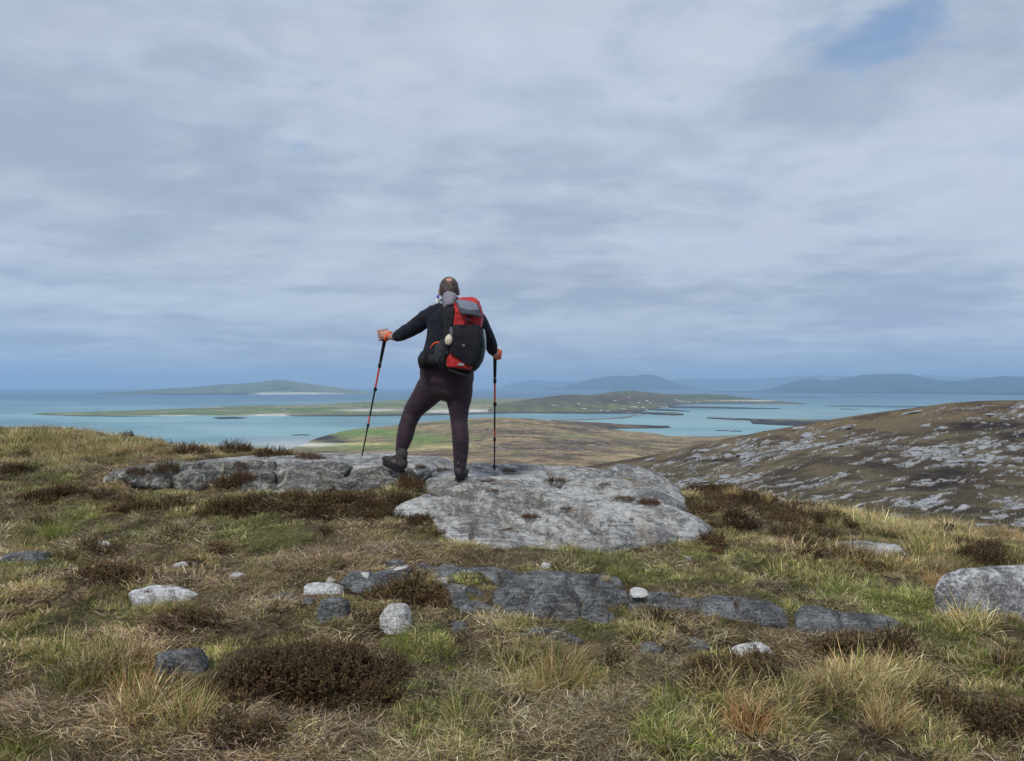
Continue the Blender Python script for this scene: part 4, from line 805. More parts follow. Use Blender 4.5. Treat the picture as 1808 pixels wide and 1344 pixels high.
for i, (u0, u1, v1, v2, h, mt, lb) in enumerate(sts):
    uc = (u0 + u1) / 2; a = unproj(uc, v2); b = unproj(uc, v1, h)
    yf = a[1]; wd = (u1 - u0) / F * (yf + .05); dp = max(b[1] - yf, 0.45 * wd if wd < .3 else 0.16, 0.05)
    x0 = (u0 - 904) / F * (yf + dp * .4); x1 = (u1 - 904) / F * (yf + dp * .4)
    gxs = np.linspace(x0, x1, 5); zb = float(np.mean(ground_z(gxs, gxs * 0 + yf + dp * .35))); big = (u1 - u0) > 90
    nm = 'boulder' if mt is M_boulder else ('rock' if big else 'stone')
    if mt is M_quartz: zl = zb - .01
    emb = 0.6 * h + 0.03
    dz = 0.0
    if mt is M_quartz:
        # resting on the neighbour it belongs to
        ix = int(((x0 + x1) / 2 - RX0) / RD); iy = int((yf + dp / 2 - RY0) / RD)
        r0 = ROCK[max(iy, 0), max(ix, 0)]
        if r0 > zb: dz = (r0 - zb) - .02
    pt = 3.4 if h > .09 else 4.2
    if mt is M_boulder: pt = 3.6
    o = stone(nm, x0 - .01, x1 + .01, yf - .01, yf + dp, zb - emb + dz, zb + h + dz, mt, p=(6.0 if (mt is M_slab or 'lab' in lb) else pt), amp=(0.05 if 'lab' in lb else 0.16 if big else 0.12) if mt is not M_boulder else 0.05, seed=400 + i * 7, n=44 if big else 24, facets=0.8 if mt is not M_boulder else 0.3, rz=0.0)
    set_props(o, lb, 'boulder' if nm == 'boulder' else 'rock' if big else 'stone', 'stones and slabs set in the turf')
    STONES[lb] = o
# flat bright cap on the small dark block
bk = STONES['small dark block under a flat bright white stone']; bco = np.empty(len(bk.data.vertices) * 3); bk.data.vertices.foreach_get('co', bco); bco = bco.reshape(-1, 3)
cx_, cy_, ct_ = bk.location[0], bk.location[1] + bco[:, 1].min() * .35, bk.location[2] + bco[:, 2].max()
o = stone('stone', cx_ - .046, cx_ + .048, cy_ - .05, cy_ + .05, ct_ - .016, ct_ + .008, M_quartz, p=2.8, amp=.10, seed=911, n=10, tilt=(.25, 0))
set_props(o, 'flat bright white cap of quartz lying on the small dark block', 'stone', 'stones and slabs set in the turf')
# rocks standing out of the hillside
hr = []
rr2 = np.random.default_rng(11)
cand = np.argwhere((rm > 0.9)); cand = cand[rr2.permutation(len(cand))]
wts = 0
M_hillrock = rock_mat('hillside_rock', L(112, 112, 114), L(146, 147, 151), L(172, 174, 178), L(148, 138, 122), 0.4, 0.3, 0.6, 2.0, 0.5)
hv = []
for k in range(10):
    V, Fc = CS[5]; q = V / (np.sum(np.abs(V) ** 3.4, 1) ** (1 / 3.4))[:, None]
    q = q * (1 + 0.22 * fbm(q[:, 0] * 1.3 + k * 5, q[:, 1] * 1.3, q[:, 2] * 1.3, o=3, seed=600 + k))[:, None]
    nn_ = rr2.normal(size=(5, 3)); nn_ /= np.linalg.norm(nn_, axis=1)[:, None]
    for n_ in nn_: q = q - np.outer(np.maximum(q @ n_ - .75, 0), n_)
    om = mesh_np('rock', q, Fc, M_hillrock, smooth_=True, link=False); hv.append(om.data); bpy.data.objects.remove(om)
cnt = 0
for (i, j) in cand:
    if cnt >= 280: break
    if HU[i, j] > 1840 or HU[i, j] < 1050 or HV[i, j] < 720: continue
    y = HY[i, j]
    if rr2.random() > np.clip(1.0 * dens[i, j] / 0.5, .2, 1): continue
    s = rr2.uniform(0.35, 0.9) * y * 0.0065
    o = bpy.data.objects.new('rock', hv[cnt % 10]); COL.objects.link(o); o.parent = hill
    o.location = (HX[i, j], y, HZ2[i, j] - 0.05 * s); o.scale = (s * rr2.uniform(1.0, 2.0), s * rr2.uniform(.7, 1.2), s * rr2.uniform(.22, .42)); o.rotation_euler = (rr2.normal() * .12, -0.12 + rr2.normal() * .12, rr2.uniform(-.5, .7)); cnt += 1
def top_z(x, y):
    ix = int(round((x - RX0) / RD)); iy = int(round((y - RY0) / RD))
    g_ = float(ground_z(np.array([x]), np.array([y]))[0])
    if 0 <= ix < ROCK.shape[1] and 0 <= iy < ROCK.shape[0]: return max(g_, ROCK[iy, ix])
    return g_
def hit_top(u, v, y0=3.0, y1=9.0):
    """first point on ground or rock along the sight line"""
    for y in np.arange(y0, y1, 0.01):
        x = (u - 904) / F * y; z = -(v - V0) / F * y
        if z <= top_z(x, y): return np.array([x, y, z])
    return unproj(u, v)
#@@PART5
# ------------------------------------------------------------------ vegetation
def leaf_mat(name, mode):
    m, nt, b = new_mat(name)
    a = N(nt, 'ShaderNodeAttribute', attribute_name='col')
    if mode == 'inst':
        t = N(nt, 'ShaderNodeAttribute', attribute_name='tint'); t.attribute_type = 'INSTANCER'; tint = t.outputs['Color']
    else:
        t = N(nt, 'ShaderNodeObjectInfo'); tint = t.outputs['Color']
    c = mixc(nt, 1.0, a.outputs['Color'], tint, 'MULTIPLY')
    lk(nt, c, b.inputs['Base Color']); b.inputs['Roughness'].default_value = 0.65; b.inputs['Specular IOR Level'].default_value = 0.25
    tr = N(nt, 'ShaderNodeBsdfTranslucent'); lk(nt, c, tr.inputs[0])
    ms = N(nt, 'ShaderNodeMixShader'); ms.inputs[0].default_value = 0.25
    o = nt.nodes['Material Output']; lk(nt, b.outputs[0], ms.inputs[1]); lk(nt, tr.outputs[0], ms.inputs[2]); lk(nt, ms.outputs[0], o.inputs[0])
    return m
M_leaf = leaf_mat('grass_blade_instanced', 'inst'); M_leafo = leaf_mat('grass_blade', 'obj')
PAL = {'green': [lin(108, 130, 52), lin(124, 144, 62), lin(86, 108, 44), lin(146, 154, 78)], 'olive': [lin(140, 136, 88), lin(154, 146, 98)],
       'straw': [lin(204, 188, 148), lin(186, 168, 128), lin(224, 212, 178), lin(170, 150, 116)], 'ochre': [lin(188, 162, 112), lin(172, 146, 102), lin(178, 148, 108)],
       'brown': [lin(120, 100, 76), lin(102, 84, 66)], 'grey': [lin(172, 162, 144), lin(144, 132, 116)], 'rust': [lin(172, 128, 94), lin(150, 108, 80)]}
def pick(r, mix, n):
    ks = list(mix); p = np.array([mix[k] for k in ks], float); p /= p.sum(); s = r.choice(len(ks), n, p=p)
    return np.array([PAL[ks[i]][r.integers(len(PAL[ks[i]]))] for i in s]) * r.uniform(0.75, 1.2, (n, 1))
def blades(seed, n, rad, h0, h1, width, splay, curl, mix, lean=(0, 0), flat=0.0, segs=4, tipstraw=0.0):
    r = np.random.default_rng(seed)
    a = r.uniform(0, 2 * np.pi, n); q = np.sqrt(r.random(n)) * rad; bx, by = q * np.cos(a), q * np.sin(a)
    hh = r.uniform(h0, h1, n) * (1 - 0.35 * (q / rad) ** 2)
    da = a + r.normal(0, 0.8, n); sp = np.abs(r.normal(splay, splay * .5, n)) * (0.4 + q / rad); cu = r.normal(curl, curl * .6 + .01, n)
    az2 = r.normal(0, .5 if not flat else 1.3, n)
    t = np.linspace(0, 1, segs + 1)
    pos = np.zeros((n, segs + 1, 3)); p = np.stack([bx, by, np.full(n, -0.01)], 1); pos[:, 0] = p
    for k in range(segs):
        ang = np.clip(sp + cu * (k + .5) / segs, 0, 2.1) if not flat else np.clip(r.normal(1.45, .25, n) * (0.75 + 0.25 * (k > 0)), .2, 1.75)
        az = da + az2 * (k / segs); st = (hh / segs)[:, None]
        d = np.stack([np.sin(ang) * np.cos(az) + lean[0] * (k + 1) / segs, np.sin(ang) * np.sin(az) + lean[1] * (k + 1) / segs, np.cos(ang)], 1)
        p = p + d / np.linalg.norm(d, axis=1)[:, None] * st
        if flat: p[:, 2] = np.maximum(p[:, 2], 0.001 + r.random(n) * .006)
        pos[:, k + 1] = p
    wa = r.uniform(0, np.pi, n); wd = np.stack([np.cos(wa), np.sin(wa), np.zeros(n)], 1)
    wt = width * (1 - t ** 1.6 * 0.9)[None, :, None] * r.uniform(.7, 1.3, (n, 1, 1))
    Lf = pos - wd[:, None] * wt / 2; Rt = pos + wd[:, None] * wt / 2
    V = np.stack([Lf, Rt], 2).reshape(-1, 3)
    base = (np.arange(n) * (segs + 1) * 2)[:, None]; f = []
    for k in range(segs): f.append(np.stack([base[:, 0] + 2 * k, base[:, 0] + 2 * k + 1, base[:, 0] + 2 * k + 3, base[:, 0] + 2 * k + 2], 1))
    Fc = np.concatenate(f)
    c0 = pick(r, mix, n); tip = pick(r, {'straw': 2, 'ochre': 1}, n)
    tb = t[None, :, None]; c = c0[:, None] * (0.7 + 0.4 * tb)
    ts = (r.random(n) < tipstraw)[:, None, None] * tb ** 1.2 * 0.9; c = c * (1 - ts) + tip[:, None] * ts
    c = np.repeat(c, 2, axis=1).reshape(-1, 3)
    return V, Fc, c
def heather(seed, n, rad, h0, h1, dome=0.5, green=0.3, leaf=0.0078):
    r = np.random.default_rng(seed); Vs, Fs, Cs = [], [], []; off = 0
    a = r.uniform(0, 2 * np.pi, n); q = np.sqrt(r.random(n)) * rad
    hh = r.uniform(h0, h1, n) * (1 - dome * (q / rad) ** 2); sg = 5
    p = np.stack([q * np.cos(a), q * np.sin(a), np.full(n, -.01)], 1) * [0.8, 0.8, 1]; pos = [p]
    da = a + r.normal(0, .9, n); sp = 0.25 + 0.5 * q / rad
    for k in range(sg):
        ang = sp + r.normal(0, .25, n); az = da + r.normal(0, .5, n)
        p = p + np.stack([np.sin(ang) * np.cos(az), np.sin(ang) * np.sin(az), np.cos(ang)], 1) * (hh / sg)[:, None]; pos.append(p)
    pos = np.stack(pos, 1)
    wa = r.uniform(0, np.pi, n); wd = np.stack([np.cos(wa), np.sin(wa), np.zeros(n)], 1)[:, None] * 0.0011
    V = np.stack([pos - wd, pos + wd], 2).reshape(-1, 3); b0 = np.arange(n) * (sg + 1) * 2
    Fs.append(np.concatenate([np.stack([b0 + 2 * k, b0 + 2 * k + 1, b0 + 2 * k + 3, b0 + 2 * k + 2], 1) for k in range(sg)]))
    tw_ = np.array([lin(96, 78, 66), lin(124, 106, 96), lin(80, 62, 52)]); Cs.append(np.repeat(tw_[r.integers(0, 3, n)], (sg + 1) * 2, axis=0)); Vs.append(V); off = len(V)
    nl = 20; m = n * nl; ti = np.repeat(np.arange(n), nl); tt_ = r.uniform(.3, 1.0, m) * sg; k = np.minimum(tt_.astype(int), sg - 1); fr = (tt_ - k)[:, None]
    c = pos[ti, k] * (1 - fr) + pos[ti, k + 1] * fr; az = r.uniform(0, 2 * np.pi, m); el = r.uniform(.1, 1.2, m)
    d = np.stack([np.cos(az) * np.cos(el), np.sin(az) * np.cos(el), np.sin(el)], 1); s = np.stack([-np.sin(az), np.cos(az), np.zeros(m)], 1)
    ln = r.uniform(.7, 1.5, (m, 1)) * leaf; wl = ln * .28
    V = np.stack([c - s * wl * .5, c + d * ln * .5 - s * wl, c + d * ln, c + d * ln * .5 + s * wl], 1).reshape(-1, 3)
    Vs.append(V); Fs.append(np.arange(m * 4).reshape(-1, 4) + off)
    hl = np.array([lin(104, 82, 60), lin(124, 94, 66), lin(86, 70, 54), lin(140, 108, 80)]); gl = np.array([lin(112, 108, 62), lin(96, 96, 56), lin(128, 118, 70)])
    tipm = tt_ / sg; isg = r.random(m) < green * 1.3 * tipm
    cc_ = np.where(isg[:, None], gl[r.integers(0, 3, m)], hl[r.integers(0, 4, m)]) * r.uniform(.75, 1.25, (m, 1)); Cs.append(np.repeat(cc_, 4, axis=0))
    return np.concatenate(Vs), np.concatenate(Fs), np.concatenate(Cs)
def tmpl(kind, k):
    s = 1000 + k * 7 + hash_k[kind]
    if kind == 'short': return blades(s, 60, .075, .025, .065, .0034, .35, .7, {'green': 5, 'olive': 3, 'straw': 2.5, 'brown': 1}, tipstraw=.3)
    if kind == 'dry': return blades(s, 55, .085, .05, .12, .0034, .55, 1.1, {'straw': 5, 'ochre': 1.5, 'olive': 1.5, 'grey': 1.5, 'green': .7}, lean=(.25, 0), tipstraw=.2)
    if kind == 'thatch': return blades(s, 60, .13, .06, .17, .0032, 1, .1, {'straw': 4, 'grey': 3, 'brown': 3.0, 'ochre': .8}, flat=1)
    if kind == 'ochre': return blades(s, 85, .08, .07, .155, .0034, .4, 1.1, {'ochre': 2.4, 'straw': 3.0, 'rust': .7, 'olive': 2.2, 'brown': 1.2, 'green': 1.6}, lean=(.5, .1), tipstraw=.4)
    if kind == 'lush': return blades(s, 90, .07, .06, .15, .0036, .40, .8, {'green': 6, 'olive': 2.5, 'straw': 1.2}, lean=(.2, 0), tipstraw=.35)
    if kind == 'heath': return heather(s, 34, .075, .05, .10, .5, .35)
hash_k = {'short': 0, 'dry': 100, 'thatch': 200, 'ochre': 300, 'lush': 400, 'heath': 500}
kinds = ['short', 'dry', 'thatch', 'ochre', 'lush', 'heath']; NV = 4
def scatter(name, kind, pts, rot, scl, tint):
    tc_ = bpy.data.collections.new('tufts_' + kind)
    for k in range(NV):
        V, Fc, c = tmpl(kind, k); o = mesh_np('tuft', V, Fc, M_leaf, cols=c, smooth_=False, link=False); tc_.objects.link(o)
    me = bpy.data.meshes.new(name); me.vertices.add(len(pts)); me.vertices.foreach_set('co', pts.astype(np.float32).ravel())
    def at(n_, t_, v, k_='value'):
        a = me.attributes.new(n_, t_, 'POINT'); a.data.foreach_set(k_, np.ascontiguousarray(v).ravel())
    at('rot', 'FLOAT_VECTOR', rot.astype(np.float32), 'vector'); at('scl', 'FLOAT_VECTOR', scl.astype(np.float32), 'vector')
    at('idx', 'INT', (np.arange(len(pts)) * 7919 % NV).astype(np.int32)); tc4 = np.ones((len(pts), 4), np.float32); tc4[:, :3] = tint; at('tint', 'FLOAT_COLOR', tc4, 'color')
    o = bpy.data.objects.new(name, me); COL.objects.link(o); me.materials.append(M_leaf)
    g = bpy.data.node_groups.new('scatter_' + kind, 'GeometryNodeTree')
    g.interface.new_socket('Geometry', in_out='INPUT', socket_type='NodeSocketGeometry'); g.interface.new_socket('Geometry', in_out='OUTPUT', socket_type='NodeSocketGeometry')
    gi = g.nodes.new('NodeGroupInput'); go = g.nodes.new('NodeGroupOutput'); ip = g.nodes.new('GeometryNodeInstanceOnPoints'); ci = g.nodes.new('GeometryNodeCollectionInfo')
    ci.inputs['Collection'].default_value = tc_; ci.inputs['Separate Children'].default_value = True; ci.inputs['Reset Children'].default_value = True
    mp_ = g.nodes.new('GeometryNodeMeshToPoints')
    def na(n_, t_):
        x = g.nodes.new('GeometryNodeInputNamedAttribute'); x.data_type = t_; x.inputs[0].default_value = n_; return x.outputs[0]
    g.links.new(gi.outputs[0], mp_.inputs[0]); g.links.new(mp_.outputs[0], ip.inputs['Points']); g.links.new(ci.outputs[0], ip.inputs['Instance'])
    ip.inputs['Pick Instance'].default_value = True
    g.links.new(na('idx', 'INT'), ip.inputs['Instance Index']); g.links.new(na('scl', 'FLOAT_VECTOR'), ip.inputs['Scale'])
    er = g.nodes.new('FunctionNodeEulerToRotation'); g.links.new(na('rot', 'FLOAT_VECTOR'), er.inputs[0]); g.links.new(er.outputs[0], ip.inputs['Rotation'])
    g.links.new(ip.outputs[0], go.inputs[0])
    md = o.modifiers.new('scatter', 'NODES'); md.node_group = g
    return o
def rocktop(x, y):
    ix = ((x - RX0) / RD).round().astype(int); iy = ((y - RY0) / RD).round().astype(int); ok = (ix >= 0) & (ix < ROCK.shape[1]) & (iy >= 0) & (iy < ROCK.shape[0])
    r = np.full(len(x), -9.0); r[ok] = ROCK[iy[ok], ix[ok]]; return r
n = 52000
yy = 2.45 + (10.9 - 2.45) * rng.random(n) ** 0.92; xx = (rng.random(n) * 2 - 1) * (0.70 * yy + 0.5)
# thin by width so that density per square metre falls slowly with distance
ok = rng.random(n) < np.clip((0.70 * yy + 0.5) / 6.0, 0, 1) ** 0.35
xx, yy = xx[ok], yy[ok]
gapn = fbm(xx * 6.5, yy * 6.5, seed=371, o=3); ok = rng.random(len(xx)) < np.clip(1.0 + 1.5 * gapn, .3, 1); xx, yy = xx[ok], yy[ok]
zg = ground_z(xx, yy); rt = rocktop(xx, yy); bare = rt > zg - 0.015
xx, yy, zg = xx[~bare], yy[~bare], zg[~bare]
h, g, t, o = zones(xx, yy)
nz1 = fbm(xx * 9, yy * 9, seed=341, o=3) * 0.4
far = sst(yy, 6, 8)
wts_ = np.stack([np.exp(2.8 * g + 1.35), np.exp(1.0 * t - .1), np.exp(3.0 * t + .4) * 0.9, np.exp(3.2 * o - .9), np.exp(4.2 * (g - .45)) * .9, np.where(h + nz1 > .52, 11.0, np.where(h + nz1 > .34, 3.5, .05))], 1)
wts_ = wts_ ** 1.7; wts_ /= wts_.sum(1)[:, None]; kk = (wts_.cumsum(1) > rng.random(len(xx))[:, None]).argmax(1)
hm_ = fbm(xx * 5.5, yy * 5.5, seed=361, o=3) * 1.3
zo_ = zw(Z_ochre, xx, yy); zl_ = zw(Z_green, xx, yy)
lowf = fbm(xx * .9, yy * .9, seed=351, o=3)
for i, kd in enumerate(kinds):
    m = kk == i; cnt_ = int(m.sum())
    if kd == 'thatch': pass
    s = rng.uniform(.7, 1.25, cnt_) * (1.0 if kd != 'heath' else 1.05)
    near = np.clip(1 - (yy[m] - 2.5) / 12, .6, 1)
    if kd in ('ochre', 'dry', 'lush', 'short'): s = s * (1 - .25 * sst(t[m], .4, 1.0)) * (0.55 + 0.55 * np.clip(np.maximum(zo_[m], .7 * zl_[m]), 0, 1) + .8 * np.clip(hm_[m], -.35, .8))
    sc3 = np.stack([s, s, s * rng.uniform(.75, 1.2, cnt_)], 1)
    rot = np.stack([rng.normal(0, .12, cnt_), rng.normal(0.05, .12, cnt_), rng.uniform(0, 2 * np.pi, cnt_) if kd in ('thatch', 'heath', 'short') else rng.normal(0, .9, cnt_)], 1)
    base = rng.uniform(.5, 1.35, (cnt_, 1)) * np.array([1.0, 1.0, 1.0])
    warm = (0.5 + 0.5 * np.clip(lowf[m] * 2, -1, 1))[:, None]
    cl_ = (1.0 + 0.75 * fbm(xx[m] * 4.2, yy[m] * 4.2, seed=381, o=3))[:, None]
    tint = (1.38 if kd != 'heath' else .9) * np.clip(cl_, .55, 1.5) * base * (np.array([.98, 1.02, .95]) * (1 - warm) + np.array([1.05, .98, .98]) * warm) * 1.0
    ob = scatter('heather' if kd == 'heath' else 'grass', kd, np.stack([xx[m], yy[m], zg[m]], 1), rot, sc3, tint)
    set_props(ob, kind='stuff')
    ob['label'] = {'short': 'short green turf grass growing over the near ground', 'dry': 'bleached dry grass bent by the wind', 'thatch': 'flat mat of dead pale grass stems', 'ochre': 'ochre moor grass on the crests and banks', 'lush': 'lush green grass in damp patches', 'heath': 'dark brown heather cover in patches between the grass'}[kd]
    ob['category'] = 'heather' if kd == 'heath' else 'grass'
# ---- single tussocks and heather clumps that can be told apart
TM = {}
def tm(kind, k):
    if (kind, k) in TM: return TM[(kind, k)]
    s = 5000 + k * 11
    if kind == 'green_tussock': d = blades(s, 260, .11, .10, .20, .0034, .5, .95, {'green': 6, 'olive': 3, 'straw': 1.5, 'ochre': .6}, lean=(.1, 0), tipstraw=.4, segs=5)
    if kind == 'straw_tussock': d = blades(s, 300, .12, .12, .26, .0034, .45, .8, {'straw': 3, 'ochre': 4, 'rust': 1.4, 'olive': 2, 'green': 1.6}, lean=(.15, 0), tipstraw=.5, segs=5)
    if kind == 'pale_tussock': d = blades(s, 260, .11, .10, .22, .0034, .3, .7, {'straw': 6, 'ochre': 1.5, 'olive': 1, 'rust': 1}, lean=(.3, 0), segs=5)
    if kind == 'heather_clump': d = heather(s, 260, .16, .08, .15, .55, .35 if k % 2 == 0 else .08)
    TM[(kind, k)] = mesh_np(kind, d[0], d[1], M_leafo, cols=d[2], smooth_=False, link=False); m_ = TM[(kind, k)]
    me = m_.data; bpy.data.objects.remove(m_); TM[(kind, k)] = me; return me
